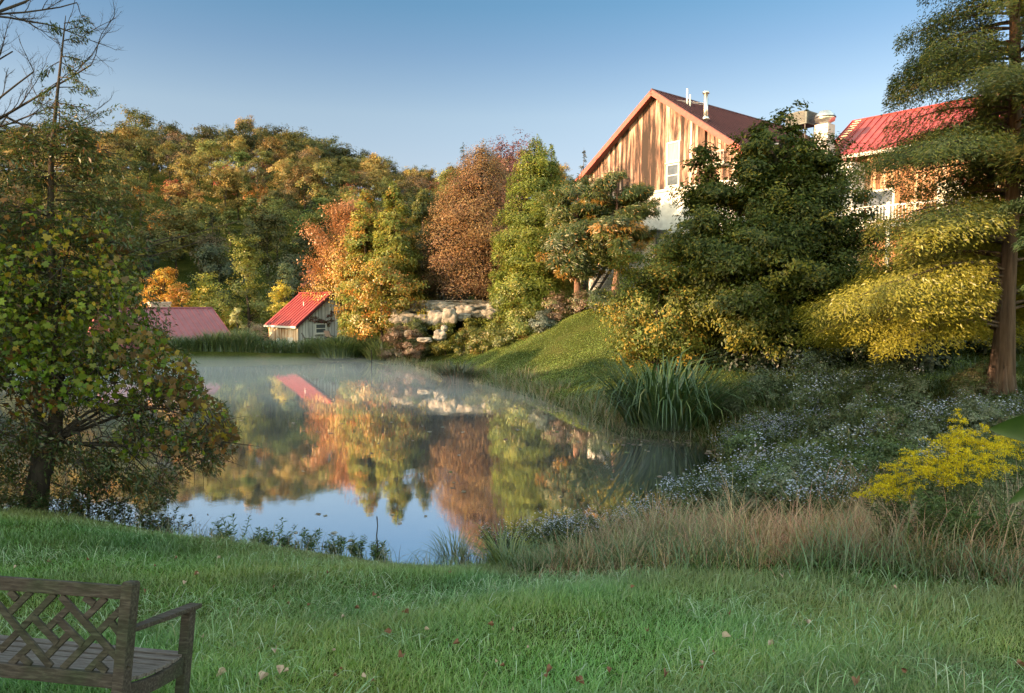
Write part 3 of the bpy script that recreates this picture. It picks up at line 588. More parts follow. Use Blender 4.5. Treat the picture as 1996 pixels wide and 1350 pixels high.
# ridge runs towards local -y (left and nearer)
MB().box(-fl_len + .4, fl_len - .4, -7.6, -.4, -.6, mez + .1).build('wall', WHITE, mb_)
gable_roof(mb_, fl_len, mez, mpz, -8, 0, MAUVE, seam=.42)
chm = at(311, 590, 50.5); 
ch_ = MB().box(-1.5, -.6, -4.3, -2.9, mpz - 1.2, mpz + .35); ch_.box(-1.56, -.54, -4.36, -2.84, mpz + .35, mpz + .5)
ch_.build('chimney', BRICK, mb_)
# ------------------------------------------------------------ wooded hillside: prototypes copied as individual trees
def proto_tree(kind, seed):
    K = dict(group=None)
    if kind == 'gold': return broadleaf('hillside_tree', 'x', 'tree', (0, 0, -500), 12, 4.6, 3.2, GOLD, 22, 6, 40, (.34, .22), 'vase', seed, mat=LEAFV, trunk_r=.2, spread=.24)
    if kind == 'olive': return broadleaf('hillside_tree', 'x', 'tree', (0, 0, -500), 12, 4.8, 3.0, OLIVE, 24, 6, 40, (.34, .22), 'round', seed, mat=LEAFV, trunk_r=.2, spread=.25)
    if kind == 'dark': return broadleaf('hillside_tree', 'x', 'tree', (0, 0, -500), 13, 5.2, 3.2, [(.05, .065, .025, 3), (.08, .085, .03, 2), (.11, .1, .035, 1)], 26, 6, 40, (.36, .24), 'round', seed, mat=LEAFV, trunk_r=.25, spread=.24)
    if kind == 'red': return broadleaf('hillside_tree', 'x', 'tree', (0, 0, -500), 8.5, 3.2, 2.4, [(.3, .075, .05, 3), (.25, .11, .05, 2), (.2, .14, .05, 1)], 18, 5, 26, (.36, .24), 'oval', seed, mat=LEAFV, trunk_r=.15, spread=.27)
    if kind == 'orange': return broadleaf('hillside_tree', 'x', 'tree', (0, 0, -500), 9, 3.8, 2.4, [(.42, .19, .05, 3), (.36, .15, .045, 2), (.3, .2, .05, 1)], 20, 6, 26, (.36, .24), 'vase', seed, mat=LEAFV, trunk_r=.15, spread=.25)
    if kind == 'green': return broadleaf('hillside_tree', 'x', 'tree', (0, 0, -500), 10, 3.2, 2.2, [(.08, .11, .035, 3), (.11, .14, .04, 2)], 18, 6, 28, (.36, .24), 'oval', seed, mat=LEAFV, trunk_r=.15, spread=.26)
    if kind == 'spruce': return conifer('hillside_conifer', 'x', 'tree', (0, 0, -500), 13, 3.0, 1.0, [(.018, .03, .018, 3), (.03, .042, .022, 1)], 90, 45, (.5, .16), 'cone', seed, mat=LEAFV, rise=.05, droop=.3)
    if kind == 'bare': return broadleaf('hillside_tree', 'x', 'tree', (0, 0, -500), 11, 3.6, 2.5, [(.15, .11, .07, 3), (.11, .085, .05, 2)], 28, 4, 9, (.34, .16), 'vase', seed, mat=LEAFV, trunk_r=.16, spread=.26)
KINDS = {'gold': 3, 'olive': 3, 'dark': 3, 'red': 1, 'orange': 2, 'green': 2, 'spruce': 2, 'bare': 2}
LBL = {'gold': 'golden-brown broad tree in the packed wood on the hillside', 'olive': 'olive-green rounded tree in the packed wood on the hillside', 'dark': 'dark green broad-crowned tree in the packed wood on the hillside',
       'red': 'small rust-red tree in the wood on the hillside', 'orange': 'orange spreading tree low on the wooded hillside', 'green': 'fresh green oval tree among darker ones on the hillside',
       'spruce': 'dark pointed conifer in the shaded lower wood on the hillside', 'bare': 'thin greyish-brown half-bare tree on the wooded hillside'}
HL = {'gold': 'golden-brown hillside tree', 'olive': 'olive-green rounded hillside tree', 'dark': 'dark green broad hillside tree', 'red': 'small rust-red hillside tree', 'orange': 'orange spreading hillside tree', 'green': 'fresh green oval hillside tree', 'spruce': 'dark pointed hillside conifer', 'bare': 'half-bare greyish hillside tree'}
PROT = {k: [proto_tree(k, 100 + 10 * i + j) for j in range(c)] for i, (k, c) in enumerate(KINDS.items())}
used_p = set()
def put(kind, x, y, sc=1., label=None, group=None, z=None, idx=None, rng_=random.Random(3)):
    lst = PROT[kind]; j = rng_.randrange(len(lst)) if idx is None else idx; p = lst[j]
    if (kind, j) in used_p: o = copy_tree(p, None)
    else: o = p; used_p.add((kind, j))
    zz = (H1(x, y) if z is None else z) - .2
    s = sc if hasattr(sc, '__len__') else (sc * rng_.uniform(.92, 1.08), sc * rng_.uniform(.92, 1.08), sc)
    relabel(o, label or LBL[kind], group or (None if label else kind + ' trees on the hillside'), (x, y, zz), rng_.uniform(0, 6.28), s)
    return o
rg_ = random.Random(11)
# named trees of the hill (pixel of the crown top, distance, kind, size)
NAMED = [(262, 207, 172, 'dark', 1.15, 'tallest dark tree on the skyline at the left of the hill'), (312, 228, 170, 'spruce', .75, 'small dark spiky tree on the skyline right of the tallest one'),
         (478, 226, 174, 'gold', .9, 'pale tan tree sticking up above the middle of the skyline'), (402, 243, 166, 'dark', 1.1, 'dark round tree on the skyline left of the pale tan one'),
         (540, 243, 172, 'dark', 1.2, 'wide dark tree on the skyline just right of the pale tan one'), (590, 252, 170, 'dark', 1.15, 'dark tree on the descending skyline in the middle'), (640, 264, 168, 'dark', 1.1, 'dark tree near the right end of the dark skyline row'),
         (672, 282, 166, 'dark', 1.0, 'last dark tree where the dark skyline row ends'),
         (518, 312, 150, 'red', 1.0, 'small bright rust-red tree high on the wooded hill'), (335, 350, 138, 'red', .95, 'small reddish tree low on the hill above the orange pair'), (240, 292, 150, 'red', .9, 'dull red tree high on the left of the hill'),
         (310, 408, 118, 'orange', .75, 'glowing orange tree in the shade of the lower hill, left one of the pair'), (350, 408, 118, 'orange', .75, 'glowing orange tree in the shade of the lower hill, right one of the pair'),
         (595, 408, 108, 'green', .85, 'pale green rounded tree in front of the dark lower wood'), (490, 378, 122, 'green', .7, 'small pale green tree standing out in the middle of the lower wood'), (402, 398, 118, 'green', .5, 'small slim bright green tree in the dark lower wood')]
taken = []
for px, py, Yd, kd, sc, lb in NAMED:
    tp = at(px, py, Yd); hgt = {'dark': 13, 'spruce': 13, 'gold': 12, 'red': 8.5, 'orange': 9, 'green': 10}[kd] * sc
    zg = H1(tp[0], Yd); s2 = (tp[2] - zg) / hgt * sc * .97 if .6 < (tp[2] - zg) / hgt < 1.7 else sc
    o = put(kd, tp[0], Yd, (sc, sc, s2), lb, z=zg if s2 != sc else tp[2] - hgt); taken.append((tp[0], Yd, 3.5))
yy = 84.
while yy < 186:
    xx = (-130 - CX) / F * yy
    while xx < (1130 - CX) / F * yy:
        x = xx + rg_.uniform(-2, 2); y = yy + rg_.uniform(-2.4, 2.4); t = CX + F * x / y; h_ = float(hill(np.array([x]), np.array([y]))[0])
        py_top = 585 - F * (H1(x, y) + 10 - 4) / y
        xx += 6.0
        if any((x - a) ** 2 + (y - b) ** 2 < c * c for a, b, c in taken): continue
        if t > 900 and yy < 130: continue
        if yy > 172 and rg_.random() < .5: continue
        if y < 96 and 250 < t < 700: continue
        u = rg_.random()
        if y > 158: kd = 'dark' if (380 < t < 700 and u < .8) or u < .3 else ('olive' if u < .7 else 'gold')
        elif y > 122: kd = 'gold' if u < .42 else 'olive' if u < .70 else 'bare' if u < .82 else 'orange' if u < .87 else 'red' if u < .92 else 'dark' if u < .96 else 'green'
        else: kd = 'dark' if u < .25 else 'spruce' if u < .50 else 'bare' if u < .66 else 'olive' if u < .88 else 'green'
        zone = 'behind the vine-covered tree' if t < 250 else 'above the mauve roof' if t < 450 else 'above the cottage' if t < 650 else 'above the autumn conifers' if t < 870 else 'behind the copper beech and cedar'
        band = 'on the skyline' if y > 158 else 'on the upper slope' if y > 122 else 'on the lower slope'
        put(kd, x, y, rg_.uniform(.58, .88), HL[kd] + ' ' + band + ' ' + zone, HL[kd] + 's ' + band + ' ' + zone)
    yy += 6.3

# ------------------------------------------------------------ trees between hill and pond
def top_tree(fn, px, py, Yd, **kw):
    x = (px - CX) / F * Yd; zg = H1(x, Yd); tz = at(px, py, Yd)[2]; return (x, Yd, zg), tz - zg
def BL(name, label, px, py, Yd, Rc, z0, pal, **k):
    loc, Ht = top_tree(None, px, py, Yd)
    if Yd > 40: k['leaf'] = tuple(v * .66 for v in k.get('leaf', (.3, .2))); k['nl'] = int(k.get('nl', 40) * 2.1)
    return broadleaf(name, label, 'tree', loc, Ht, Rc, z0, pal, **k)
def CF(name, label, px, py, Yd, Rc, z0, pal, **k):
    loc, Ht = top_tree(None, px, py, Yd)
    if Yd > 40 and name != 'pine_tree': k['leaf'] = tuple(v * .72 for v in k.get('leaf', (.3, .2))); k['ns'] = int(k.get('ns', 60) * 1.8)
    return conifer(name, label, 'tree', loc, Ht, Rc, z0, pal, **k)
YG = [(.30, .28, .035, 3), (.22, .24, .035, 2), (.38, .28, .04, 1)]
BL('yellow_green_tree', 'tall yellow-green tree above and between the two red-roofed buildings', 485, 466, 72, 2.9, 1.5, YGREEN, n1=26, n2=6, nl=30, leaf=(.28, .2), prof='cone', seed=21)
BL('orange_tree', 'orange and yellow tree glowing behind the left end of the mauve roof', 322, 522, 66, 1.9, 1.2, [(.5, .26, .04, 3), (.42, .19, .04, 2), (.45, .34, .05, 2)], n1=22, n2=6, nl=28, leaf=(.25, .18), prof='vase', seed=22)
BL('orange_shrub', 'orange-brown bushy tree right behind the mauve roof ridge', 352, 552, 64, 1.6, .6, [(.4, .17, .04, 3), (.34, .24, .05, 2)], n1=18, n2=5, nl=28, leaf=(.22, .16), seed=23)
BL('yellow_tree', 'yellow-green rounded tree behind the middle of the mauve roof', 412, 540, 68, 2.6, .5, YG, n1=26, n2=6, nl=30, leaf=(.24, .17), seed=24)
BL('yellow_tree', 'bright yellow leafy tree behind the left slope of the cottage roof', 556, 552, 68, 1.7, .5, [(.5, .40, .05, 3), (.4, .34, .05, 2), (.32, .3, .05, 1)], n1=20, n2=6, nl=28, leaf=(.24, .17), prof='oval', seed=25)
BL('poplar_tree', 'slim pale green columnar tree behind the yellow one at the cottage', 556, 508, 78, 1.2, .5, [(.22, .24, .1, 3), (.3, .3, .14, 1)], n1=20, n2=5, nl=26, leaf=(.24, .15), prof='column', seed=26)
BL('willow_shrub', 'pale yellow-green columnar bush beside the right edge of the mauve roof', 462, 596, 60, .75, .1, [(.42, .42, .2, 3), (.35, .36, .14, 2)], n1=16, n2=5, nl=30, leaf=(.18, .07), prof='column', seed=27)
BL('pink_shrub', 'pinkish tan bush between the pale columnar bush and the cottage', 500, 632, 59.5, 1.3, .1, [(.42, .26, .18, 3), (.36, .3, .16, 2)], n1=16, n2=5, nl=26, leaf=(.16, .07), prof='round', seed=28, spread=.35)
BL('rust_shrub', 'thin rust-red shrub peeping over the cottage roof', 612, 520, 72, 1.4, .8, [(.3, .12, .08, 3), (.22, .1, .07, 2)], n1=18, n2=4, nl=16, leaf=(.22, .1), prof='vase', seed=29)
BL('green_tree', 'mid-green broad tree behind the orange trees at the left', 255, 548, 74, 3.0, .5, YGREEN, n1=22, n2=6, nl=28, leaf=(.28, .2), seed=30)
BL('orange_tree', 'orange lit tree seen through the vine-covered tree at far left', 150, 415, 88, 3.6, 1.5, [(.5, .24, .04, 3), (.45, .34, .06, 2)], n1=24, n2=6, nl=28, leaf=(.32, .24), seed=31)
BL('yellow_tree', 'golden tree far left behind the vine-covered trunk', 40, 480, 84, 3.6, 1.5, [(.4, .28, .05, 3), (.3, .26, .05, 2)], n1=24, n2=6, nl=28, leaf=(.32, .24), seed=32)
BL('green_tree', 'broad dark green tree filling the gap right of the tall yellow-green one', 570, 500, 86, 3.6, 1.0, [(.05, .065, .025, 3), (.08, .08, .03, 2)], n1=24, n2=6, nl=30, leaf=(.32, .24), seed=33)
BL('green_tree', 'dark green tree behind the tall yellow-green one', 430, 480, 92, 3.6, 1.0, [(.045, .06, .025, 3), (.07, .075, .03, 2)], n1=24, n2=6, nl=30, leaf=(.32, .24), seed=34)

# mixed autumn trees right of the cottage
def redtop(P, col, rng):
    t = smooth((P[:, 2] - 7.6 - P[:, 0] * 1.1 + rng.normal(0, .9, len(P))) / 2.5)[:, None]; rd = np.array([[.30, .14, .06]]) * rng.uniform(.7, 1.25, (len(P), 1)); return col * (1 - t) + rd * t
BL('maple_tree', 'rust-red topped maple with orange lower leaves beside the cottage', 688, 384, 62, 4.0, 3.3, [(.40, .20, .04, 3), (.34, .24, .04, 3), (.22, .2, .04, 2), (.4, .13, .04, 1)], n1=54, n2=7, nl=52, leaf=(.22, .16), prof='round', seed=41, colf=redtop, trunk_r=.2)
MIXC = [(.14, .17, .03, 4), (.2, .2, .035, 3), (.36, .2, .045, 2), (.25, .15, .04, 1)]
CF('larch_tree', 'green and orange tapering conifer, left one of three behind the rust-red maple', 715, 362, 53, 2.3, .8, MIXC, nb=190, ns=190, leaf=(.28, .12), prof='skirt', seed=42, rise=.35, droop=.45, thick=.06)
CF('larch_tree', 'taller green conifer with a spire top, middle one of three by the maple', 771, 350, 52, 2.2, .8, MIXC[:2] + [(.28, .17, .035, 1)], nb=200, ns=190, leaf=(.28, .12), prof='skirt', seed=43, rise=.35, droop=.45, thick=.06)
CF('larch_tree', 'shaded green conifer against the copper beech, right one of three', 826, 362, 56, 2.1, .8, [(.08, .10, .028, 3), (.13, .13, .03, 2)], nb=170, ns=150, leaf=(.28, .12), prof='skirt', seed=44, rise=.35, droop=.45, thick=.06)
BL('autumn_tree', 'yellow-green and orange leafy tree drooping over the lawn in front of the conifers', 745, 500, 49.5, 2.5, 1.6, [(.24, .22, .035, 3), (.38, .22, .04, 2), (.14, .15, .03, 2), (.42, .17, .04, 1)], n1=30, n2=6, nl=44, leaf=(.22, .15), seed=45, trunk_r=.12)
BL('evergreen_shrub', 'dark green rounded bush at the right corner of the cottage', 688, 622, 54.5, 1.5, .05, [(.05, .07, .022, 3), (.09, .1, .025, 2)], n1=16, n2=5, nl=40, leaf=(.16, .1), seed=46, spread=.36)
CF('copper_beech', 'large copper-brown beech with drooping layered foliage in the middle', 940, 286, 53.5, 5.2, 1.0, [(.21, .12, .05, 4), (.14, .07, .038, 3), (.28, .19, .08, 2), (.09, .06, .03, 1.5)], nb=360, ns=330, leaf=(.19, .095), prof='beech', seed=47, trunk_r=.32, rise=.75, droop=.75, wide=.42, thick=.06, hang=.25, jitr=.35, leafdir=.6)
BL('purple_beech', 'thin purple-leaved treetop rising behind the copper beech', 990, 268, 60, 2.9, 6.0, [(.13, .05, .06, 3), (.17, .08, .07, 2)], n1=34, n2=5, nl=16, leaf=(.26, .16), prof='vase', seed=48, trunk_r=.2)
CF('spruce_tree', 'dark blue-green spruce rising behind the left shoulder of the copper beech', 905, 277, 70, 3.4, 1.0, [(.028, .045, .03, 3), (.045, .06, .035, 2)], nb=170, ns=70, leaf=(.34, .12), prof='cone', seed=49, rise=.1, droop=.25)
CF('spruce_tree', 'small dark spruce top seen between the green cedar and the barn', 1136, 287, 72, 2.0, 1.0, [(.04, .05, .03, 3), (.09, .08, .04, 1)], nb=120, ns=60, leaf=(.3, .12), prof='cone', seed=50, rise=.1, droop=.2)
CG = [(.10, .14, .022, 4), (.15, .18, .028, 3), (.2, .22, .032, 1), (.3, .2, .04, .25)]
CF('cedar_tree', 'tall bright green cedar with a slim top right of the copper beech', 1045, 264, 45, 2.9, .4, CG, nb=340, ns=260, leaf=(.20, .09), prof='skirt', seed=51, rise=.55, droop=.5, thick=.05, lean=.0)
CF('cedar_tree', 'second green cedar top just right of and behind the tall slim one', 1074, 278, 47, 1.5, 4.0, CG[:2], nb=150, ns=130, leaf=(.20, .09), prof='cone', seed=52, rise=.5, droop=.4)
BL('leafy_shrub', 'sunlit green leafy shrub at the foot of the tall cedar above the boulders', 1008, 515, 43.5, 1.9, .1, [(.16, .2, .03, 3), (.26, .24, .04, 2), (.1, .13, .025, 1)], n1=26, n2=6, nl=40, leaf=(.18, .11), prof='cone', seed=53, trunk_r=.06, spread=.34)
PINE = [(.045, .07, .016, 4), (.08, .10, .02, 3), (.30, .16, .03, 1.1)]
def pine(label, px, py, Yd, Rc, seed, z0=2.4):
    return CF('pine_tree', label, px, py, Yd, Rc, z0, PINE, nb=84, ns=900, leaf=(.26, .045), prof='round', seed=seed, mat=LEAF, bark=PBARK, trunk_r=.24, rise=.3, droop=.12, wide=.42, thick=.045, hang=.0, leafdir=.6, upn=.3, trunk_flare=1.3)
pine('pine with orange-tinged needles and a thick reddish trunk left of the barn stairs', 1125, 345, 42, 2.9, 54, 1.9)
pine('pine with a slim dark trunk in front of the barn stairs', 1200, 336, 40.5, 2.5, 55, 2.3)

# big dark tree in front of the barn
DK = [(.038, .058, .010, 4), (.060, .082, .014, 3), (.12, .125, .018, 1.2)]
def dk_col(P, col, rng):  # lower left leaves yellowed: sunlight put into the leaf colour
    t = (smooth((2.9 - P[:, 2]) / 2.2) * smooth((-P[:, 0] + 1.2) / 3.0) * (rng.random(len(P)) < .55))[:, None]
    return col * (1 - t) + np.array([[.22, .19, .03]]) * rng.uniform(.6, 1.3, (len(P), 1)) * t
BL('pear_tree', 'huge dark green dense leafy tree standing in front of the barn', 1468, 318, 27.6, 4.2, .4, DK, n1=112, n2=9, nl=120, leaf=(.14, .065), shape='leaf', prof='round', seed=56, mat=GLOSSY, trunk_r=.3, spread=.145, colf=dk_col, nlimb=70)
BL('pear_tree', 'dark leafy tree top with upright twigs, right-hand crest of the huge tree', 1505, 207, 27.6, 2.3, 3.6, DK, n1=56, n2=6, nl=50, leaf=(.17, .085), shape='leaf', prof='oval', seed=57, mat=GLOSSY, trunk_r=.16, spread=.2)
BL('pear_tree', 'dark leafy tree at the right shoulder of the huge tree', 1598, 268, 27.4, 2.4, .8, DK, n1=50, n2=7, nl=56, leaf=(.15, .07), shape='leaf', prof='oval', seed=64, mat=GLOSSY, trunk_r=.16, spread=.24)
BL('leafy_tree', 'low spreading yellow-lit leafy tree at the left foot of the huge dark tree', 1282, 470, 28, 2.5, .7, [(.09, .12, .022, 3), (.16, .16, .028, 2), (.28, .19, .03, 1)], n1=44, n2=8, nl=90, leaf=(.12, .055), shape='leaf', seed=58, mat=GLOSSY, trunk_r=.12, spread=.24)
BL('leafy_tree', 'dark leafy tree with a pointed top in front of the barn window', 1372, 272, 28.4, 1.75, .8, DK, n1=52, n2=7, nl=52, leaf=(.17, .085), shape='leaf', prof='cone', seed=59, mat=GLOSSY, trunk_r=.12, spread=.26)

# bald cypress at the right
CYP = [(.075, .10, .018, 4), (.13, .15, .024, 3), (.22, .18, .03, 1)]
def cy_col(P, col, rng):      # lowest boughs yellow-green, brightened in colour to carry the sunlit band
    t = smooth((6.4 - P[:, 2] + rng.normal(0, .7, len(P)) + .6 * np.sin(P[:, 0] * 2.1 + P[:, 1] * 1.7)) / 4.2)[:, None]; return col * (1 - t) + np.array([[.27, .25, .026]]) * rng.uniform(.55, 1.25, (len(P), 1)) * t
def keep_c(az, zb, Ln): return ~((np.sin(az) < -.1) & (zb < 5.6) & (np.cos(az) > -.80))
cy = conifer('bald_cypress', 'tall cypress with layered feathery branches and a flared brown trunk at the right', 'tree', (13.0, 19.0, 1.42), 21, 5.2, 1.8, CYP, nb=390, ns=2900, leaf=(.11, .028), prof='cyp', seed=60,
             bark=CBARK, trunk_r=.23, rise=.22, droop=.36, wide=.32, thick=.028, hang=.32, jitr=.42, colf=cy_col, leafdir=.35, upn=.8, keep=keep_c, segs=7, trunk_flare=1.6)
fl_ = MB()
for k in range(9):
    a = k * .7 + .2; fl_.tube([(math.cos(a) * .40, math.sin(a) * .40, -.25), (math.cos(a) * .25, math.sin(a) * .25, .35), (math.cos(a) * .15, math.sin(a) * .15, 1.3), (math.cos(a) * .10, math.sin(a) * .10, 2.6)], [.10, .10, .09, .06], 8)
fl_.build('root_flare', CBARK, cy, True)
CF('bald_cypress', 'second feathery green cypress cut by the right edge of the picture', 2165, -400, 14.5, 2.0, 2.3, [(.06, .10, .035, 3), (.085, .12, .04, 2)], nb=170, ns=700, leaf=(.13, .032), prof='column', seed=61, bark=CBARK, rise=.2, droop=.3, wide=.34, thick=.03, hang=.25, leafdir=.4, upn=.8)
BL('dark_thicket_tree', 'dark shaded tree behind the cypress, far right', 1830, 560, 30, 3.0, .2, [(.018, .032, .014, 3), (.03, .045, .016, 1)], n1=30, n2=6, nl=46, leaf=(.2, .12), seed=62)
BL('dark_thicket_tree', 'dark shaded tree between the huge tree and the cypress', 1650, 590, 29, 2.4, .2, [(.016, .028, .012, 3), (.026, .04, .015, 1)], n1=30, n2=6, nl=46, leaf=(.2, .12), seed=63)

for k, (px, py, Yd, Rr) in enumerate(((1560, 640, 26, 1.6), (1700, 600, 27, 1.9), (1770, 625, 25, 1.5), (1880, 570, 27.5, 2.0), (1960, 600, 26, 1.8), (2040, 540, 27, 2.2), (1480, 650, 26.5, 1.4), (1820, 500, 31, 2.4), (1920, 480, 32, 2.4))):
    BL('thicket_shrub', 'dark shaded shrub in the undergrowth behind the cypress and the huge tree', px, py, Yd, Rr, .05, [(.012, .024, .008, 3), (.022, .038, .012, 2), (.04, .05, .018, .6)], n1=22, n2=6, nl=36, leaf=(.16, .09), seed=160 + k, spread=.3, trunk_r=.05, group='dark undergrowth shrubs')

# vine-covered tree at the left
vt_x, vt_y = (75 - CX) / F * 12.4, 12.4
VC = [(.085, .14, .010, 4), (.14, .18, .012, 3), (.24, .18, .016, 1.6), (.15, .07, .018, 1.4)]
vine = thing('vine_covered_tree', 'leaning tree draped in green and yellow grapevine at the left edge of the pond', 'tree', (vt_x, vt_y, H1(vt_x, vt_y)))
vz = H1(vt_x, vt_y)
def vloc(px, py, Yd=12.4): p = at(px, py, Yd); return np.array([p[0] - vt_x, p[1] - vt_y, p[2] - vz])
rng = np.random.default_rng(70); mb = MB()
tr = [vloc(68, 1000), vloc(80, 930), vloc(105, 860), vloc(112, 770), vloc(104, 620), vloc(98, 450), vloc(100, 300), vloc(112, 180), vloc(125, 60), vloc(128, 30)]
mb.tube(tr, [.21, .15, .125, .11, .085, .06, .04, .025, .012, .005], 10)
mb.tube([vloc(55, 1000), vloc(72, 900), vloc(75, 800), vloc(60, 640), vloc(30, 480)], [.14, .09, .07, .05, .02], 8)
ends = []
OUT = [(0, 330), (60, 300), (150, 330), (220, 370), (262, 430), (285, 520), (260, 590), (330, 640), (378, 720), (410, 780), (455, 830), (440, 890), (380, 880), (300, 850)]
for px, py in [(160, 420), (220, 470), (270, 520), (40, 430), (10, 520), (190, 560), (250, 620), (310, 690), (350, 760), (400, 820), (430, 860), (200, 700), (260, 780), (150, 640), (30, 640), (10, 740), (330, 850), (60, 820), (200, 850), (120, 520), (-60, 500), (-80, 650), (-60, 800), (370, 800), (150, 900), (250, 900)]:
    e = vloc(px, py, 12.4 + rng.uniform(-1.6, 1.4)); ends.append(e); b = tr[min(8, max(1, int(np.interp(py, [200, 900], [6, 2]))))]
    limb(mb, b, e, .035, .008, rng, .12, 5, 6, .14)
    for _ in range(3):
        e2 = e + np.clip(rng.normal(0, .3, 3), -.4, .4) + [.08, 0, -.25]; limb(mb, e, e2, .010, .003, rng, .2, 4, 4, .1)
mb.build('trunk', BARK, vine, True)
# dense twig tangle
mb = MB()
for _ in range(520):
    px = rng.uniform(-40, 410); lo = np.interp(px, [0, 150, 460], [560, 700, 800]); a_ = vloc(px, rng.uniform(lo, 900), 12.4 + rng.normal(0, .7)); b_ = a_ + np.array([rng.normal(.1, .4), rng.normal(0, .3), rng.normal(-.15, .35)])
    limb(mb, a_, b_, .008, .0025, rng, .3, 4, 4)
for (x0, y0, x1, y1) in ((90, 900, 300, 960), (100, 940, 330, 1010), (150, 1010, 330, 930), (250, 880, 350, 990), (110, 860, 20, 960), (230, 500, 470, 430), (290, 500, 440, 452), (300, 470, 380, 460)):
    limb(mb, vloc(x0, y0), vloc(x1, y1, 12.1), .014, .003, rng, .1, 5, 8, .06)
mb.build('twigs', BARK, vine, True)
# vine leaves: upper mass and the drooping right-hand cascade
CL = [(20, 420, 60), (90, 440, 60), (160, 440, 60), (205, 480, 55), (235, 545, 50), (120, 520, 110), (30, 540, 100), (180, 580, 80), (240, 610, 50), (60, 640, 100), (160, 660, 90), (260, 680, 70), (320, 720, 60), (350, 770, 55), (395, 810, 50), (425, 860, 38), (440, 840, 25), (220, 740, 80), (120, 730, 80), (20, 700, 80), (300, 790, 60), (60, 780, 50), (-60, 550, 120), (-80, 700, 100), (350, 850, 45), (410, 905, 25), (260, 860, 45), (-90, 420, 70), (375, 740, 24), (300, 660, 30), (275, 520, 20)]
P = []; cid = []
for i, (px, py, r) in enumerate(CL):
    m_ = int(480 * (r / 70) ** 2 * np.interp(py, [420, 700], [.22, 1])); Yd = 12.2 + rng.normal(0, .75, m_); a_ = rng.random(m_) * 6.28; q = np.sqrt(rng.random(m_)) * r
    for k in range(m_): P.append(vloc(px + q[k] * math.cos(a_[k]), py + q[k] * math.sin(a_[k]) * .8, Yd[k])); cid.append(i)
P = np.array(P); cid = np.array(cid); n_ = len(P)
# clumpy holes
cell = np.sin(P[:, 0] * 3.1 + P[:, 2] * 2.2) + np.sin(P[:, 2] * 5.3 - P[:, 0] * 1.7 + P[:, 1] * 2) + rng.normal(0, .5, n_); k = cell > -.25; P = P[k]; cid = cid[k]; n_ = len(P)
col = palette(rng, n_, VC, cid, len(CL)); br_ = (smooth((P[:, 0] - 1.2) / 1.5) * (rng.random(n_) < .55))[:, None]; col = col * (1 - br_) + np.array([[.13, .075, .025]]) * rng.uniform(.5, 1.5, (n_, 1)) * br_
D = nrm(rng.normal(0, .45, (n_, 3)) + [.1, 0, -.8]); N = nrm(rng.normal(0, .6, (n_, 3)) + [0, -.5, .6]); sz = rng.uniform(.35, 1.25, n_)
leaves('vine_leaves', P, D, N, .094 * sz, .096 * sz, col * .95, 'maple', GLOSSY, vine)
# small foliage of the host tree
P = []
for i, (px, py, r) in enumerate(CL + [(105, 300, 75), (60, 280, 55), (150, 290, 50), (20, 300, 60), (200, 340, 55), (215, 250, 22), (120, 225, 40), (150, 215, 30), (60, 350, 80), (150, 370, 80), (230, 400, 50), (260, 460, 40), (-40, 330, 80), (150, 900, 70), (220, 935, 60), (290, 950, 50), (60, 900, 60), (20, 860, 60), (100, 840, 60), (-30, 900, 60), (160, 960, 40), (330, 900, 45), (270, 560, 40), (300, 620, 40), (285, 470, 25)]):
    m_ = int(1500 * (r / 70) ** 2 * np.interp(py, [380, 600, 820, 900], [.26, .6, 1, 1.5]))
    a_ = rng.random(m_) * 6.28; q = np.sqrt(rng.random(m_)) * r * 1.08; Yd = 12.5 + rng.normal(0, .8, m_)
    for k in range(m_): P.append(vloc(px + q[k] * math.cos(a_[k]), py + q[k] * math.sin(a_[k]) * .8, Yd[k]))
P = np.array(P); n_ = len(P); cell = np.sin(P[:, 0] * 4.1 - P[:, 2] * 3.2) + np.sin(P[:, 2] * 6.3 + P[:, 0] * 2.7 + P[:, 1] * 3) + rng.normal(0, .4, n_); k = cell > -.35; P = P[k]; n_ = len(P)
leaves('foliage', P, nrm(rng.normal(0, .6, (n_, 3)) + [.3, 0, -.4]), nrm(rng.normal(0, .6, (n_, 3)) + [0, 0, .8]), rng.uniform(.06, .12, n_), rng.uniform(.02, .036, n_), palette(rng, n_, [(.035, .06, .010, 3), (.08, .08, .015, 2), (.10, .05, .014, 1.3)]), 'diamond', LEAF, vine)
# hemlock-like sprays on the thin top
mb = MB(); P = []; Dd = []
for (px, py, ex, ey) in ((125, 45, 172, 38), (125, 60, 174, 58), (122, 80, 165, 75), (120, 110, 172, 128), (118, 120, 150, 150), (114, 150, 178, 175), (112, 170, 186, 178), (110, 200, 175, 215), (108, 220, 160, 250), (112, 160, 70, 200), (115, 120, 80, 150), (108, 230, 60, 260), (106, 260, 225, 210), (106, 270, 190, 260), (104, 290, 30, 300), (120, 70, 100, 50), (106, 300, 240, 300), (104, 320, 10, 280)):
    a_ = vloc(px, py, 12.4); e = vloc(ex, ey, 12.4 + rng.normal(0, .4)); pts = limb(mb, a_, e, .010, .003, rng, .06, 4, 6, .12)
    for _ in range(110):
        t = rng.uniform(.25, 1) * 6; i = min(int(t), 5); p = pts[i] + (pts[i + 1] - pts[i]) * (t - i); d_ = nrm(e - a_); s_ = rng.choice([-1, 1])
        P.append(p + rng.normal(0, .035, 3) + [0, 0, -.02]); Dd.append(d_ * .7 + np.array([0, rng.normal(0, .5), s_ * .5 - .3]) + rng.normal(0, .2, 3))
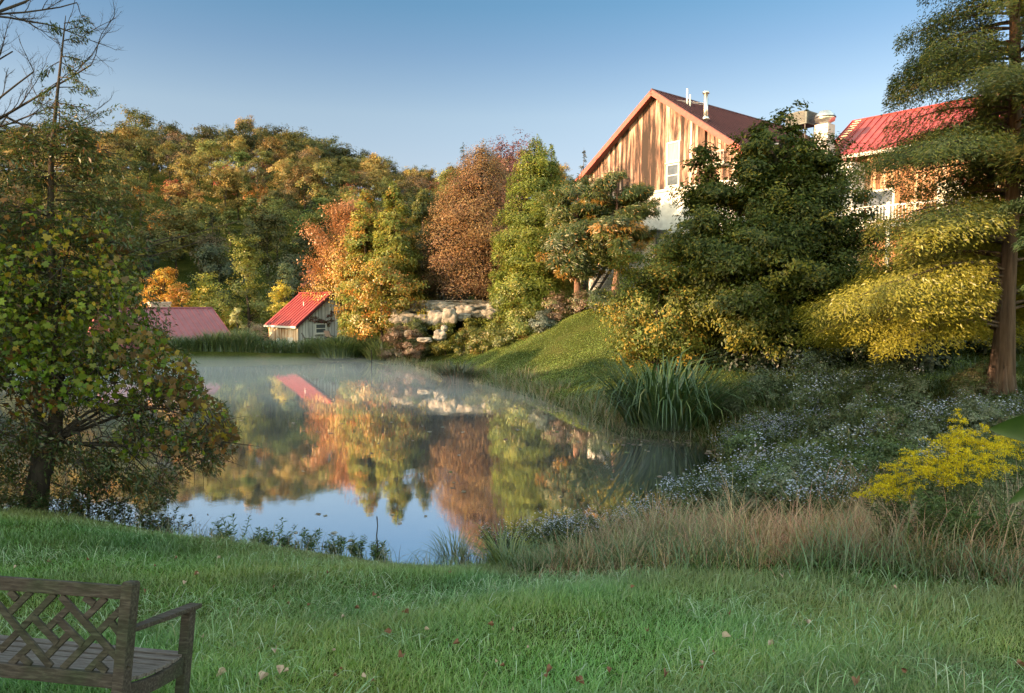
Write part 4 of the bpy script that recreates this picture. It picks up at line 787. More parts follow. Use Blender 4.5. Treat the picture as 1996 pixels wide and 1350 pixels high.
for k in range(96):
    hy = rng.uniform(235, 620); a_ = vloc(np.interp(hy, [180, 620], [112, 104]), hy, 12.4); sd_x = rng.choice([-1, 1]); ln = np.interp(hy, [235, 330, 430, 600], [.6, 1.35, 1.7, 1.4]) * rng.uniform(.6, 1.1)
    e = a_ + np.array([sd_x * ln * rng.uniform(.5, 1), rng.normal(0, .6), rng.uniform(-.25, .35) * ln]); pts = limb(mb, a_, e, .013, .003, rng, .08, 4, 6, .1); d_ = nrm(e - a_); pd = nrm(np.cross(d_, [0, 0, 1.]))
    for _ in range(210):
        t = rng.uniform(.15, 1) * 6; i = min(int(t), 5); p = pts[i] + (pts[i + 1] - pts[i]) * (t - i); s_ = rng.uniform(-1, 1); P.append(p + pd * s_ * .26 + d_ * abs(s_) * .12 + rng.normal(0, .03, 3) + [0, 0, -.12 * abs(s_)]); Dd.append(d_ * .6 + pd * np.sign(s_) * .6 + rng.normal(0, .25, 3) + [0, 0, -.25])
mb.build('top_twigs', BARK, vine, True); P = np.array(P); n_ = len(P)
leaves('sprays', P, nrm(np.array(Dd)), rng.normal(0, .5, (n_, 3)) + [0, 0, 1], rng.uniform(.05, .10, n_), rng.uniform(.014, .024, n_), palette(rng, n_, [(.045, .075, .014, 3), (.08, .09, .02, 1.5), (.11, .065, .02, .6)]), 'diamond', LEAF, vine)

# bare tree reaching in from the left edge
bx, by = -13.2, 13.5; bt = thing('bare_tree', 'leafless tree whose fine branches reach in at the upper left corner', 'tree', (bx, by, H1(bx, by))); bz = H1(bx, by)
rng = np.random.default_rng(80); mb = MB(); mb.tube([(0, 0, -.2), (.1, 0, 2), (.3, .1, 4), (.2, .2, 6.5), (.5, .2, 9.5)], [.26, .2, .16, .12, .04], 9)
def fork(p, d, L, r, dep):
    pts = [p]; q = p.copy(); dd = d.copy()
    for i in range(5): dd = nrm(dd + rng.normal(0, .13, 3) + [0, 0, .03]); q = q + dd * L / 5; pts.append(q.copy())
    mb.tube(pts, [r * (1 - .5 * i / 5) for i in range(6)], 4 if r < .02 else 6, False)
    if dep == 0: return
    for i in range(1, 6):
        for _ in range(2):
            if rng.random() < .62: fork(pts[i], nrm(dd + rng.normal(0, .6, 3) * [1, .7, 1] + [.05, 0, .12]), L * rng.uniform(.26, .5), r * .42, dep - 1)
for px, py, ex, ey in ((-260, 330, 60, 110), (-260, 420, 60, 190), (-260, 250, 80, 60), (-200, 120, 40, -30), (-230, 380, 120, 150), (-260, 480, 40, 260)):
    a_ = at(px, py, 13.3) - [bx, by, bz]; e = at(ex, ey, 13.0) - [bx, by, bz]; st_ = np.array([.25, .15, min(a_[2], 8)]); mid = a_
    L = np.linalg.norm(e - st_); fork(st_, nrm(e - st_), L * .86, .055, 4)
mb.build('trunk', BARK, bt, True)
n_ = 60; P = np.array([at(rng.uniform(0, 130), rng.uniform(60, 260), 13) - [bx, by, bz] for _ in range(n_)])

# unseen trees added off to the left: a dense lower row and taller high-crowned ones behind it, shaped to cast the morning shade
SH = [(.05, .065, .022, 3), (.08, .08, .025, 2)]
low = broadleaf('added_shade_tree', 'x', 'tree', (-24, -2, 1), 10, 3.3, .2, SH, n1=40, n2=6, nl=34, leaf=(.5, .38), prof='round', seed=90, trunk_r=.25)
high = broadleaf('added_shade_tree', 'x', 'tree', (-27, -2, 1), 25, 4.2, 12.6, SH, n1=44, n2=6, nl=34, leaf=(.55, .42), prof='round', seed=91, trunk_r=.3)
rs = random.Random(5); first = [True, True]
for i, y in enumerate(np.arange(-22, 45, 3.1)):
    x = -24 + rs.uniform(-1.2, 1.2) - max(0, y - 20) * .93; top = float(np.interp(y, [-22, -5, 0, 5, 9, 14, 20, 26, 45], [12.5, 11.5, 10.3, 9.2, 7.6, 6.6, 6.4, 6.3, 6.2])) + rs.uniform(-.9, .9); o = low if first[0] else copy_tree(low); first[0] = False; zg = H1(x, y)
    relabel(o, 'unseen dense broad tree added left of the pond to cast shade', 'added dense shade-casting trees off to the left', (x, y, zg - .2), i * 1.3, (1, 1, (top - zg) / 10))
for i, y in enumerate(np.arange(-20, 16.5, 4.0)):
    x = -28 + rs.uniform(-1, 1); o = high if first[1] else copy_tree(high); first[1] = False; zg = H1(x, y)
    relabel(o, 'unseen tall high-crowned tree added left of the pond to cast shade', 'added high-crowned shade-casting trees off to the left', (x, y, zg - .2), i * 1.9, (1, 1, .88 if y < 5 else .74))
for i, (x, y) in enumerate(((-76, 54), (-72, 61), (-78, 66), (-73, 72), (-80, 78), (-75, 84), (-84, 60), (-86, 72), (-70, 90))):  # added unseen trees, stretched tall to shade the lower hill
    o = copy_tree(low); zg = H1(x, y)
    relabel(o, 'unseen very tall tree added far left to shade the lower hill', 'added very tall shade-casting trees below the hill', (x, y, zg - .2), i * 1.1, (1.7, 1.7, 3.1))
# ------------------------------------------------------------ boulders
STONE = pmat('pale_boulder', [(.3, (.09, .075, .06)), (.5, (.23, .20, .17)), (.7, (.36, .33, .295))], nscale=2.2, rough=.9, bump=.7, detail=9)
STONE2 = pmat('grey_boulder', [(.3, (.07, .06, .05)), (.5, (.17, .15, .125)), (.7, (.27, .24, .21))], nscale=2.5, rough=.9, bump=.8, detail=9)
def boulder(px, py, Yd, wpx, hpx, label, mat, seed, group=None):
    from mathutils import noise as mn
    p = at(px, py, Yd); sx = wpx / F * Yd / 2; sz = hpx / F * Yd / 2; import bmesh
    bm = bmesh.new(); bmesh.ops.create_icosphere(bm, subdivisions=4, radius=1)
    for v in bm.verts:
        c = v.co.copy(); q = c.normalized(); f = .9 + .26 * mn.noise(q * 1.3 + Vector((seed * 3.1, 0, 0))) + .15 * mn.noise(q * 3.0 + Vector((0, seed, 0))) + .06 * mn.noise(q * 7.5)
        e_ = 4.0; m_ = (abs(q.x) ** e_ + abs(q.y) ** e_ + abs(q.z) ** e_) ** (1 / e_); f *= 1 / m_
        v.co = Vector((q.x * f * sx, q.y * f * max(sx * .8, .3), q.z * f * sz))
    me = bpy.data.meshes.new('boulder'); bm.to_mesh(me); bm.free(); me.polygons.foreach_set('use_smooth', [True] * len(me.polygons))
    o = link('boulder', me, mat); o.location = tuple(p); o.rotation_euler = (0, 0, 0); setp(o, label, 'boulder', group); return o
BO = [(782, 612, 49.5, 40, 20), (800, 620, 49, 44, 20), (822, 600, 50, 50, 20), (858, 598, 50, 56, 22), (890, 596, 50.3, 50, 20), (924, 600, 50, 46, 16), (948, 598, 50, 32, 16), (770, 625, 49, 26, 14),
      (850, 589, 51, 70, 9), (905, 588, 51, 80, 8), (950, 590, 50.6, 36, 8), (826, 590, 51, 40, 8), (845, 612, 49.2, 30, 18), (935, 612, 49, 34, 16), (965, 608, 49, 24, 14), (905, 617, 48.6, 26, 16), (826, 622, 48.4, 34, 20), (842, 598, 49.8, 36, 20), (906, 604, 49.4, 40, 22), (952, 612, 48.8, 30, 20), (782, 624, 48.6, 30, 18), (874, 602, 49.6, 34, 18)]
for i, b in enumerate(BO): boulder(*b, 'grey-tan boulder in the stacked rock wall below the terrace', STONE2 if i % 3 else STONE, i + 1, 'boulders of the stacked rock wall')
boulder(850, 622, 48, 34, 32, 'rounded pale boulder in the rock wall, left one of the touching bright pair', STONE, 31)
boulder(876, 617, 47.8, 32, 34, 'bright white leaning boulder in the rock wall, right one of the touching pair', STONE, 32)
boulder(858, 653, 44.5, 26, 22, 'lone bright white boulder lying on the grass below the rock wall', STONE, 33)
boulder(828, 662, 44, 30, 10, 'flat tan boulder on the lawn left of the lone white one', STONE, 34)
boulder(797, 650, 46, 18, 16, 'small grey boulder among dark weeds left of the flat tan one', STONE2, 35)
boulder(866, 640, 46, 14, 14, 'small pale stone just above the lone white boulder', STONE, 36)
# weeds over the rock wall
def bush(label, px, py, Yd, wpx, hpx, pal, seed, leaf=(.10, .055), n=900, name='shrub', cat='shrub', group=None, dens=1.0):
    p = at(px, py + hpx / 2, Yd); z = H1(p[0], Yd); Rr = wpx / F * Yd / 2; Hh = hpx / F * Yd
    zz = min(p[2], z + 2) if p[2] > z else z
    return broadleaf(name, label, cat, (p[0], Yd, z - .05), Hh + (max(0, p[2] - z)), Rr, .03, pal, n1=14, n2=5, nl=max(8, int(n / 70 * dens)), leaf=leaf, prof='round', seed=seed, trunk_r=.03, spread=.36, group=group)
YGB = [(.14, .16, .03, 3), (.24, .22, .04, 2), (.09, .11, .025, 2), (.3, .17, .05, .5)]
DGB = [(.06, .08, .03, 3), (.09, .10, .035, 2)]
PNK = [(.20, .13, .09, 3), (.26, .17, .12, 2), (.14, .11, .06, 2)]
BUSH = [('dark green low bush at the left end of the rock wall', 775, 636, 48, 44, 16, DGB), ('green weedy bush in front of the stacked boulders', 818, 638, 47.3, 50, 18, DGB + [(.14, .15, .04, 1)]), ('pinkish brown weeds left of the small grey boulder', 770, 652, 46, 60, 26, PNK),
        ('pinkish seed-head weeds beside the flat tan boulder', 805, 650, 45.6, 40, 20, PNK), ('yellow-green bush right of the bright boulder pair', 920, 636, 46.5, 56, 24, YGB), ('yellow-green sprawling bush above the lone white boulder', 905, 652, 45, 50, 18, YGB),
        ('sunlit bush under the cedar at the right end of the rocks', 975, 634, 44, 60, 28, YGB), ('yellow-green low growth on the sunny slope edge', 940, 652, 43.5, 70, 20, YGB), ('bright leafy bush below the cedar trunk', 1010, 620, 43, 60, 34, YGB),
        ('sunlit low plants beside the lawn shadow edge', 985, 648, 42, 70, 20, YGB), ('blue-grey round bush at the top of the lawn shadow', 1058, 620, 41, 46, 26, [(.16, .19, .15, 3), (.22, .25, .2, 1)]), ('brownish pink shrub under the left pine', 1085, 592, 42, 70, 40, PNK + [(.13, .14, .04, 2)]),
        ('mixed brown shrub below the pine trunks', 1130, 588, 41, 70, 36, PNK + [(.1, .12, .04, 3)]), ('grey-green shrub left of the big dark tree', 1170, 594, 40, 60, 40, [(.07, .1, .05, 3), (.12, .13, .07, 1)]), ('grey-green shrub by the drooping yellow-lit branches', 1205, 600, 38, 50, 40, [(.07, .1, .05, 3), (.1, .13, .06, 1)]),
        ('green leafy weeds right below the touching bright boulders', 868, 640, 46.6, 60, 20, YGB), ('dark green weeds below the left boulders of the wall', 812, 628, 47.6, 56, 20, DGB + [(.14, .16, .04, 2)]),
        ('dark shrub under the terrace beside the beech', 800, 600, 53, 60, 30, DGB)]
for i, (lb, px, py, Yd, wp, hp, pal) in enumerate(BUSH): bush(lb, px, py, Yd, wp, hp, pal, 300 + i, n=4400)

# terrace furniture
def patio_chair(label, px, Yd, rz, zt_):
    x = (px - CX) / F * Yd; t = thing('patio_chair', label, 'chair', (x, Yd, zt_), rz, 'metal chairs on the terrace')
    MB().box(-.25, .25, -.25, .25, .42, .45).build('seat', DARKM, t); b = MB(); b.bar((-.24, .25, .45), (-.24, .32, .95), .03, .03); b.bar((.24, .25, .45), (.24, .32, .95), .03, .03)
    for k in range(4): b.bar((-.24, .26 + .015 * k, .55 + k * .12), (.24, .26 + .015 * k, .55 + k * .12), .02, .04)
    b.build('backrest', DARKM, t)
    for a_, b_ in ((-1, -1), (1, -1), (1, 1), (-1, 1)): MB().box(a_ * .24 - .015, a_ * .24 + .015, b_ * .24 - .015, b_ * .24 + .015, 0, .42).build('leg', DARKM, t)
tz = at(900, 588, 52)[2]
pv_ = MB().box(-7.8, 0.6, 50.9, 57, tz - .5, tz).build('terrace', pmat('flagstone', [(.3, (.06, .05, .042)), (.7, (.14, .12, .10))], nscale=1.5, rough=.9, bump=.3)); setp(pv_, kind='structure')
tt = thing('patio_table', 'round dark metal table on the terrace in front of the copper beech', 'table', ((882 - CX) / F * 52.5, 52.5, tz))
MB().lathe([(.55, .70), (.57, .72), (.55, .74)], (0, 0, 0), 20).build('tabletop', DARKM, tt); MB().tube([(0, 0, .05), (0, 0, .70)], .035, 8).build('pedestal', DARKM, tt); MB().lathe([(.3, 0), (.28, .05)], (0, 0, 0), 14).build('base', DARKM, tt)
patio_chair('metal chair at the left of the round terrace table', 862, 52.4, R(70), tz); patio_chair('metal chair at the right of the round terrace table', 903, 52.4, R(-80), tz); patio_chair('metal chair standing alone at the right end of the terrace', 945, 52.0, R(20), tz)

# ------------------------------------------------------------ reeds, irises, grasses
def tuft_mesh(rng, n, L, W, spread, lean=.55, pal=None, rad=.3):
    a_ = rng.random(n) * 6.28; r = np.sqrt(rng.random(n)) * rad; P = np.stack([np.cos(a_) * r, np.sin(a_) * r, np.full(n, -.05)], -1)
    out_ = np.stack([np.cos(a_), np.sin(a_), np.zeros(n)], -1); k = (r / rad)[:, None]
    N = nrm(out_ + rng.normal(0, .45, (n, 3)) * [1, 1, 0]); D = nrm(np.array([[0, 0, 1.]]) + N * spread * (k * .9 + .15) * rng.uniform(.4, 1.3, (n, 1)))
    return P, D, N, L * rng.uniform(.55, 1.08, n), W * rng.uniform(.7, 1.2, n), palette(rng, n, pal)
IRIS = [(.035, .075, .018, 4), (.055, .10, .022, 3), (.11, .15, .035, 1), (.2, .18, .06, .3)]
def clump(label, px, pyb, Yd, L, n, rad, spread=.6, pal=IRIS, seed=1, W=.035, name='iris_clump', z=None, group=None, shape='long'):
    x = (px - CX) / F * Yd; rng = np.random.default_rng(seed); zz = max(H1(x, Yd), 0) if z is None else z
    P, D, N, LL, WW, c = tuft_mesh(rng, n, L, W, spread, pal=pal, rad=rad)
    o = leaves(name, P, D, N, LL, WW, c, shape, GRASSM); o.location = (x, Yd, zz - .03); return setp(o, label, 'plant', group)
ic = thing('iris_clump', 'big clump of tall dark green iris leaves at the water edge', 'plant', ((1300 - CX) / F * 21.6, 21.6, max(H1((1300 - CX) / F * 21.6, 21.6), 0) - .03))
for nm_, n_, L_, sp_, W_, sh_, sd2 in (('arching_leaves', 330, 2.9, .66, .05, 'arch', 201), ('upright_leaves', 520, 2.1, .55, .042, 'long', 211)):
    P, D, N, LL, WW, c = tuft_mesh(np.random.default_rng(sd2), n_, L_, W_, sp_, pal=IRIS, rad=1.2); leaves(nm_, P, D, N, LL, WW, c, sh_, GRASSM, ic)
clump('small dark sedge clump on the bank by the lone boulder', 893, 733, 35.5, 1.25, 420, .75, .6, pal=[(.05, .065, .03, 3), (.08, .09, .04, 2), (.16, .1, .06, 1)], seed=202, W=.035)
clump('sunlit yellow-green reed clump at the right end of the far reeds', 742, 708, 47.5, 1.6, 420, .95, .55, pal=[(.2, .24, .06, 3), (.3, .3, .1, 2), (.1, .13, .04, 2)], seed=203, W=.05)
clump('large rounded green reed clump in front of the cottage', 662, 706, 48.3, 1.55, 900, 1.5, .5, pal=[(.07, .11, .03, 3), (.12, .16, .04, 2), (.2, .22, .06, .6)], seed=204, W=.05)
clump('bright green grass tuft arching over the lawn edge in front of the asters', 985, 1140, 9.6, .75, 130, .16, .9, pal=[(.14, .18, .03, 3), (.2, .22, .035, 2)], seed=205, W=.016, name='grass_tuft')
clump('green iris leaves among the asters beyond the pond corner', 1640, 790, 21.5, 1.1, 130, .5, .7, seed=206, W=.035)
clump('tuft of green blades at the near water edge left of the asters', 890, 1105, 10.9, .55, 160, .3, .6, pal=[(.09, .12, .03, 3), (.15, .14, .05, 1)], seed=207, W=.012, name='grass_tuft')
# reed bed on the dam: one mass
rng = np.random.default_rng(210); n_ = 13000; x = rng.uniform(-34, -7.5, n_); y = 48.72 + rng.random(n_) ** 1.3 * 2.4; z = np.maximum(height(x, y), 0)
hh = (1.25 + .2 * np.sin(x * .9) + .15 * np.sin(x * 2.7 + 1)) * np.interp(x, [-30, -19, -17, -13, -11, -8], [1.2, 1.15, .8, .75, .9, .8]) * rng.uniform(.5, 1.1, n_)
N = nrm(rng.normal(0, 1, (n_, 3)) * [1, 1, 0]); D = nrm(np.array([[0, 0, 1.]]) + N * rng.uniform(0, .5, (n_, 1)))
setp(leaves('reed_bed', np.stack([x, y, z - .05], -1), D, N, hh, .045, palette(rng, n_, [(.06, .10, .035, 4), (.09, .13, .04, 3), (.15, .16, .06, 1)]), 'long', GRASSM), kind='stuff', label='green reeds along the far dam', cat=None)
n_ = 2500; x = rng.uniform(-36, -6, n_); y = 48.75 + rng.random(n_) * .5; N = nrm(rng.normal(0, 1, (n_, 3)) * [1, 1, 0]); D = nrm(np.array([[0, 0, 1.]]) + N * rng.uniform(0, 1.2, (n_, 1)))
setp(leaves('dry_shore_grass', np.stack([x, y, np.full(n_, -.02)], -1), D, N, rng.uniform(.15, .4, n_), .03, palette(rng, n_, [(.22, .16, .08, 3), (.14, .13, .05, 2)]), 'blade', GRASSM), kind='stuff')

def field(name, n, xr, yr, L, W, pal, lean=.6, shape='blade', seed=1, mask=None, hf=None, colf=None, wind=(0, 0), mat=None):
    rng = np.random.default_rng(seed); y = yr[0] + (yr[1] - yr[0]) * rng.random(n) ** 1.0; u = rng.random(n)
    x = xr[0] + (xr[1] - xr[0]) * u
    t = CX + F * x / np.maximum(y, .5); k = (t > -60 - 900 / np.maximum(y, 3) * 1.9) & (t < 2060 + 900 / np.maximum(y, 3) * 1.9); x, y = x[k], y[k]
    if mask is not None: k = mask(x, y, rng); x, y = x[k], y[k]
    n = len(x); z = height(x, y); N = nrm(rng.normal(0, 1, (n, 3)) * [1, 1, 0] + [wind[0], wind[1], 0]); D = nrm(np.array([[0, 0, 1.]]) + N * lean * rng.uniform(0, 1.5, (n, 1)))
    sc = rng.uniform(.5, 1.15, n); 
    if hf is not None: sc = sc * hf(x, y)
    col = palette(rng, n, pal)
    if colf is not None: col = colf(x, y, col, rng)
    return setp(leaves(name, np.stack([x, y, z - .01], -1), D, N, L * sc, W, col, shape, mat or GRASSM), kind='stuff')
# lawn/tall-grass boundary
BX = [-12, -7.5, -4, -1.2, -.5, .1, 1.2, 2.5, 3.3, 4.2, 5.4, 8]; BY = [11.2, 10.9, 9.9, 10.0, 9.9, 8.2, 7.6, 6.8, 6.3, 5.8, 5.2, 4.2]
def lawn_edge(x): return np.interp(x, BX, BY)
_nr = np.random.default_rng(77); _na = _nr.random(16) * 6.283; _nf = np.geomspace(1.1, 8, 16) * _nr.uniform(.85, 1.15, 16); _np = _nr.random(16) * 6.283
def n2(x, y):
    o = 0
    for a_, f_, p_ in zip(_na, _nf, _np): o = o + np.sin((x * np.cos(a_) + y * np.sin(a_)) * f_ + p_ + .8 * np.sin(y * .7 + p_)) / f_ ** .55
    return np.clip(o * .36, -1.1, 1.1)
LG = [(.11, .235, .035, 4), (.145, .275, .042, 3), (.19, .29, .06, 2), (.28, .36, .15, .9)]
def lawn_col(x, y, c, rng):
    e = smooth((y - lawn_edge(x) + 1.6 + .6 * n2(x, y)) / 1.8)[:, None] * .65; dry = np.array([[.20, .19, .065]]) * rng.uniform(.6, 1.3, (len(x), 1)); c = c * (1 + .28 * n2(x, y)[:, None] + .18 * n2(x * .45 + 2, y * .4)[:, None]) * (1 + n2(x * .8 + 5, y * .7 + 1)[:, None] * [[.28, .0, -.15]]); return c * (1 - e) + dry * e
lawn_m = lambda x, y, r: (y < lawn_edge(x) + .4) & (pond_sd(x, y) > -.1)
_r = np.random.default_rng(401); _n = 760000; _y = 2.3 + 10.7 * _r.random(_n) ** 1.3; _x = (_r.random(_n) * 2 - 1) * (_y * .80 + 1.7)
_k = lawn_m(_x, _y, _r); _x, _y = _x[_k], _y[_k]; _n = len(_x); _N = nrm(_r.normal(0, 1, (_n, 3)) * [1, 1, 0] + [.5, -.2, 0]); _D = nrm(np.array([[0, 0, 1.]]) + _N * .8 * _r.uniform(0, 1.5, (_n, 1)))
setp(leaves('lawn_grass', np.stack([_x, _y, height(_x, _y) - .01], -1), _D, _N, .092 * _r.uniform(.45, 1.3, _n) * (1 + .35 * n2(_x * 1.5, _y * 1.5)), .0038 + .00045 * (_y - 3), lawn_col(_x, _y, palette(_r, _n, LG), _r), 'blade', GRASSM), kind='stuff')
field('long_lawn_grass', 50000, (-6.5, 7), (2.5, 10), .22, .0048, [(.20, .33, .12, 3), (.38, .46, .30, 1.6), (.09, .2, .03, 3), (.25, .24, .1, .6)], 1.5, 'arch', seed=403, mask=lambda x, y, r: lawn_m(x, y, r) & (n2(x * 1.3, y * 1.3) + r.normal(0, .35, len(x)) > .1), wind=(.7, 0))
CLV = np.random.default_rng(404)
field('clover', 16000, (-4, 4.5), (3, 6.5), .022, .022, [(.07, .16, .03, 3), (.10, .2, .035, 1)], 2.2, 'diamond', seed=405, mask=lambda x, y, r: n2(x * 1.1 + 3, y) > .25, hf=lambda x, y: 1.0)
# tall dry grass strip
TG = [(.36, .21, .12, 3), (.44, .30, .16, 3), (.25, .21, .07, 2), (.15, .18, .045, 2), (.36, .16, .10, 1.8)]
tg_m = lambda x, y, r: (y > lawn_edge(x) - .15) & (y < lawn_edge(x) + np.interp(x, [-12, -1, 0, 1.5, 4, 8], [.5, .5, 2.0, 3.6, 4.9, 6.0]) + .3 * n2(x, y)) & (pond_sd(x, y) > .05) & (r.random(len(x)) < .06 + smooth((y - lawn_edge(x) + .15) / 1.3))
tall_h = lambda x, y: np.interp(x, [-12, -4, -1, 0.4, 2, 8], [.45, .4, .42, .7, .95, 1.05]) * (1 + .4 * n2(x * 1.2, y * 1.2)) * (.28 + .72 * smooth((y - lawn_edge(x) + .15) / 1.5)) * np.where(n2(x * 1.7, y * 1.7 + 9) > .2, 1.12, .9)
def tall_col(x, y, c, rng):
    e = (smooth(.95 - (y - lawn_edge(x)) / 1.1 + .5 * n2(x, y)) * (rng.random(len(x)) < .8))[:, None]; g = np.array([[.10, .19, .035]]) * rng.uniform(.6, 1.4, (len(x), 1)); return (c * (1 - e) + g * e) * (1 + .3 * n2(x * 1.3 + 7, y * 1.3)[:, None]) * (1 + n2(x * .9 + 3, y * .9 + 8)[:, None] * [[.25, 0, -.05]])
field('tall_dry_grass', 135000, (-11, 10.5), (4.0, 13), .64, .006, TG, .75, 'long', seed=410, mask=tg_m, hf=tall_h, wind=(.2, 0), colf=tall_col)
field('tall_green_grass', 26000, (-1, 9), (4.0, 10), .45, .008, [(.08, .13, .04, 3), (.12, .18, .07, 2)], .6, 'long', seed=411, mask=lambda x, y, r: tg_m(x, y, r) & (y < lawn_edge(x) + 1.5) & (n2(x, y + 4) > -.2), wind=(-.4, 0))
# bank behind: green rough growth
field('bank_growth', 36000, (1, 20), (8, 25), .42, .018, [(.075, .12, .03, 4), (.11, .15, .04, 3), (.17, .15, .06, 2), (.24, .18, .1, .5)], .6, 'blade', seed=412, mask=lambda x, y, r: (y > lawn_edge(x) + 2.2) & (pond_sd(x, y) > .1) & ((x < 11) | (y < 17)), hf=lambda x, y: (1 + .35 * n2(x, y)) * np.where(pond_sd(x, y) < 1, .6, 1))
field('shade_grass', 30000, (8, 26), (14, 34), .25, .02, [(.035, .07, .016, 3), (.05, .09, .02, 2)], .7, 'blade', seed=413, mask=lambda x, y, r: pond_sd(x, y) > 2)
# far lawn slope
def slope_col(x, y, c, rng): return c * (1 + .22 * n2(x * .6, y * .6)[:, None])
field('slope_grass', 300000, (-6, 16), (22, 48), .06, .022, [(.22, .31, .06, 3), (.26, .33, .07, 3), (.20, .29, .055, 2), (.32, .30, .10, 1)], .7, 'blade', seed=414, mask=lambda x, y, r: (pond_sd(x, y) > .5) & (y < 47 - np.maximum(0, -x) * .3), colf=slope_col)
field('shore_grass', 60000, (-8, 10), (19, 50), .58, .02, [(.12, .15, .045, 3), (.19, .17, .07, 2), (.28, .20, .11, 1.5)], .6, 'blade', seed=415, mask=lambda x, y, r: (pond_sd(x, y) > -.12 - .35 * np.maximum(n2(x, y + 3), 0)) & (pond_sd(x, y) < 1.1 + .9 * n2(x, y)))
field('near_shore_grass', 7000, (-12, 1), (9.5, 16), .4, .010, [(.10, .12, .04, 3), (.2, .15, .08, 2)], .6, 'blade', seed=416, mask=lambda x, y, r: (pond_sd(x, y) > .0) & (pond_sd(x, y) < .8))
# floating leaves and pads near the shores
rng = np.random.default_rng(420); x = rng.uniform(-14, 8, 16000); y = rng.uniform(11, 48, 16000); s_ = pond_sd(x, y); k = (s_ < -.05) & ((s_ > -1.8 * rng.random(16000) ** 1.5) & (x > 0) & (y > 18) & (y < 42) & (n2(x * .8, y * .8) > -.3) | (rng.random(16000) < .025)); x, y = x[k], y[k]; n_ = len(x)
setp(leaves('floating_leaves', np.stack([x, y, np.full(n_, .006)], -1), nrm(rng.normal(0, 1, (n_, 3)) * [1, 1, 0]), np.tile([0, 0, 1.], (n_, 1)) + rng.normal(0, .03, (n_, 3)), rng.uniform(.07, .22, n_), rng.uniform(.06, .15, n_), palette(rng, n_, [(.36, .30, .24, 3), (.26, .19, .14, 2), (.14, .17, .07, 1)]), 'diamond', LEAF), kind='stuff')

# ------------------------------------------------------------ asters
def aster_proto(seed, L=.8, fl=46, W=.35, colr=((.40, .43, .58), (.50, .54, .66), (.31, .33, .48))):
    rng = np.random.default_rng(seed); t = thing('aster_plant', 'x', 'plant', (0, 0, -50)); mb = MB(); P = []; tips = []
    for _ in range(9):
        a_ = rng.random() * 6.28; r = rng.uniform(.1, W); e = np.array([math.cos(a_) * r, math.sin(a_) * r, L * rng.uniform(.7, 1)]); b = np.array([math.cos(a_) * .05, math.sin(a_) * .05, 0])
        pts = [b + (e - b) * s + np.array([math.cos(a_), math.sin(a_), 0]) * (-.05 * math.sin(3.1 * s)) for s in np.linspace(0, 1, 5)]; mb.tube(pts, [.005, .0045, .004, .003, .0015], 4, False); tips.append(e)
        for _ in range(22): s = rng.uniform(.15, .98) * 4; i = min(int(s), 3); P.append(pts[i] + (pts[i + 1] - pts[i]) * (s - i))
    mb.build('stems', pmat('stem_green', [(.3, (.06, .07, .03)), (.7, (.09, .1, .04))]) if 'stem_green' not in bpy.data.materials else bpy.data.materials['stem_green'], t)
    P = np.array(P) + rng.normal(0, .025, (len(P), 3)); n = len(P)
    leaves('leaves', P, nrm(rng.normal(0, .8, (n, 3)) + [0, 0, .3]), rng.normal(0, 1, (n, 3)) + [0, 0, 1], rng.uniform(.06, .12, n), .022, palette(rng, n, [(.06, .09, .03, 3), (.10, .12, .04, 2)]), 'diamond', LEAF, t)
    tips = np.array(tips); P = tips[rng.integers(0, len(tips), fl)] + rng.normal(0, .055, (fl, 3)) * [1.2, 1.2, .6]; n = fl * 7; a_ = np.tile(np.arange(7) * .8976, fl); Q = np.repeat(P, 7, 0)
    tilt = np.repeat(rng.normal(0, .35, (fl, 3)) + [0, -.25, 1], 7, 0); D = np.stack([np.cos(a_), np.sin(a_), np.zeros(n)], -1) + rng.normal(0, .1, (n, 3)); N = nrm(tilt); D = nrm(D - N * (D * N).sum(-1, keepdims=True))
    cc = np.repeat(np.array(colr)[rng.integers(0, len(colr), fl)], 7, 0)
    leaves('flowers', Q, D, N, .017, .009, cc, 'diamond', PETAL, t)
    leaves('flower_centres', P + [0, 0, .002] - nrm(tilt[::7]) * 0, nrm(rng.normal(0, 1, (fl, 3)) * [1, 1, 0]), nrm(tilt[::7]), .007, .008, np.tile([[.5, .38, .08]], (fl, 1)), 'diamond', PETAL, t)
    return t
AP = [aster_proto(500 + i, L=.8, fl=52) for i in range(3)] + [aster_proto(510 + i, L=.7, fl=75, colr=((.26, .26, .38), (.32, .33, .44))) for i in range(2)]
usedA = set()
def aster(j, x, y, s, label, group, rz, z=None):
    o = AP[j] if j not in usedA else copy_tree(AP[j]); usedA.add(j); relabel(o, label, group, (x, y, H1(x, y) - .03 if z is None else z), rz, s)
rng = np.random.default_rng(520)
def aster_patch(n, pts, rad, label, group, js=(0, 1, 2), s=(.8, 1.15)):
    for k in range(n):
        c = pts[rng.integers(0, len(pts))]; x = c[0] + rng.normal(0, rad[0]); y = c[1] + rng.normal(0, rad[1])
        if pond_sd(np.array([x]), np.array([y]))[0] < .12 or y < lawn_edge(np.array([x]))[0] + .9: continue
        aster(int(rng.choice(js)), x, y, rng.uniform(*s), label, group, rng.random() * 6.28)
def gp(px, py, z=.8): return atz(px, py, z)[:2]
aster_patch(38, [gp(1380, 960), gp(1440, 930), gp(1500, 925), gp(1340, 990)], (.5, .4), 'pale lavender aster in the dense drift at the inner corner of the pond', 'asters at the inner pond corner')
aster_patch(30, [gp(1560, 975, 1.2), gp(1620, 960, 1.2), gp(1680, 960, 1.2), gp(1500, 950)], (.45, .35), 'pale blue aster in the drift left of the goldenrod', 'asters left of the goldenrod', s=(.8, 1.1))
aster_patch(26, [gp(1470, 840), gp(1510, 845), gp(1450, 860)], (.5, .5), 'grey-lavender aster beyond the end of the pond', 'grey asters beyond the pond end', js=(3, 4), s=(1, 1.3))
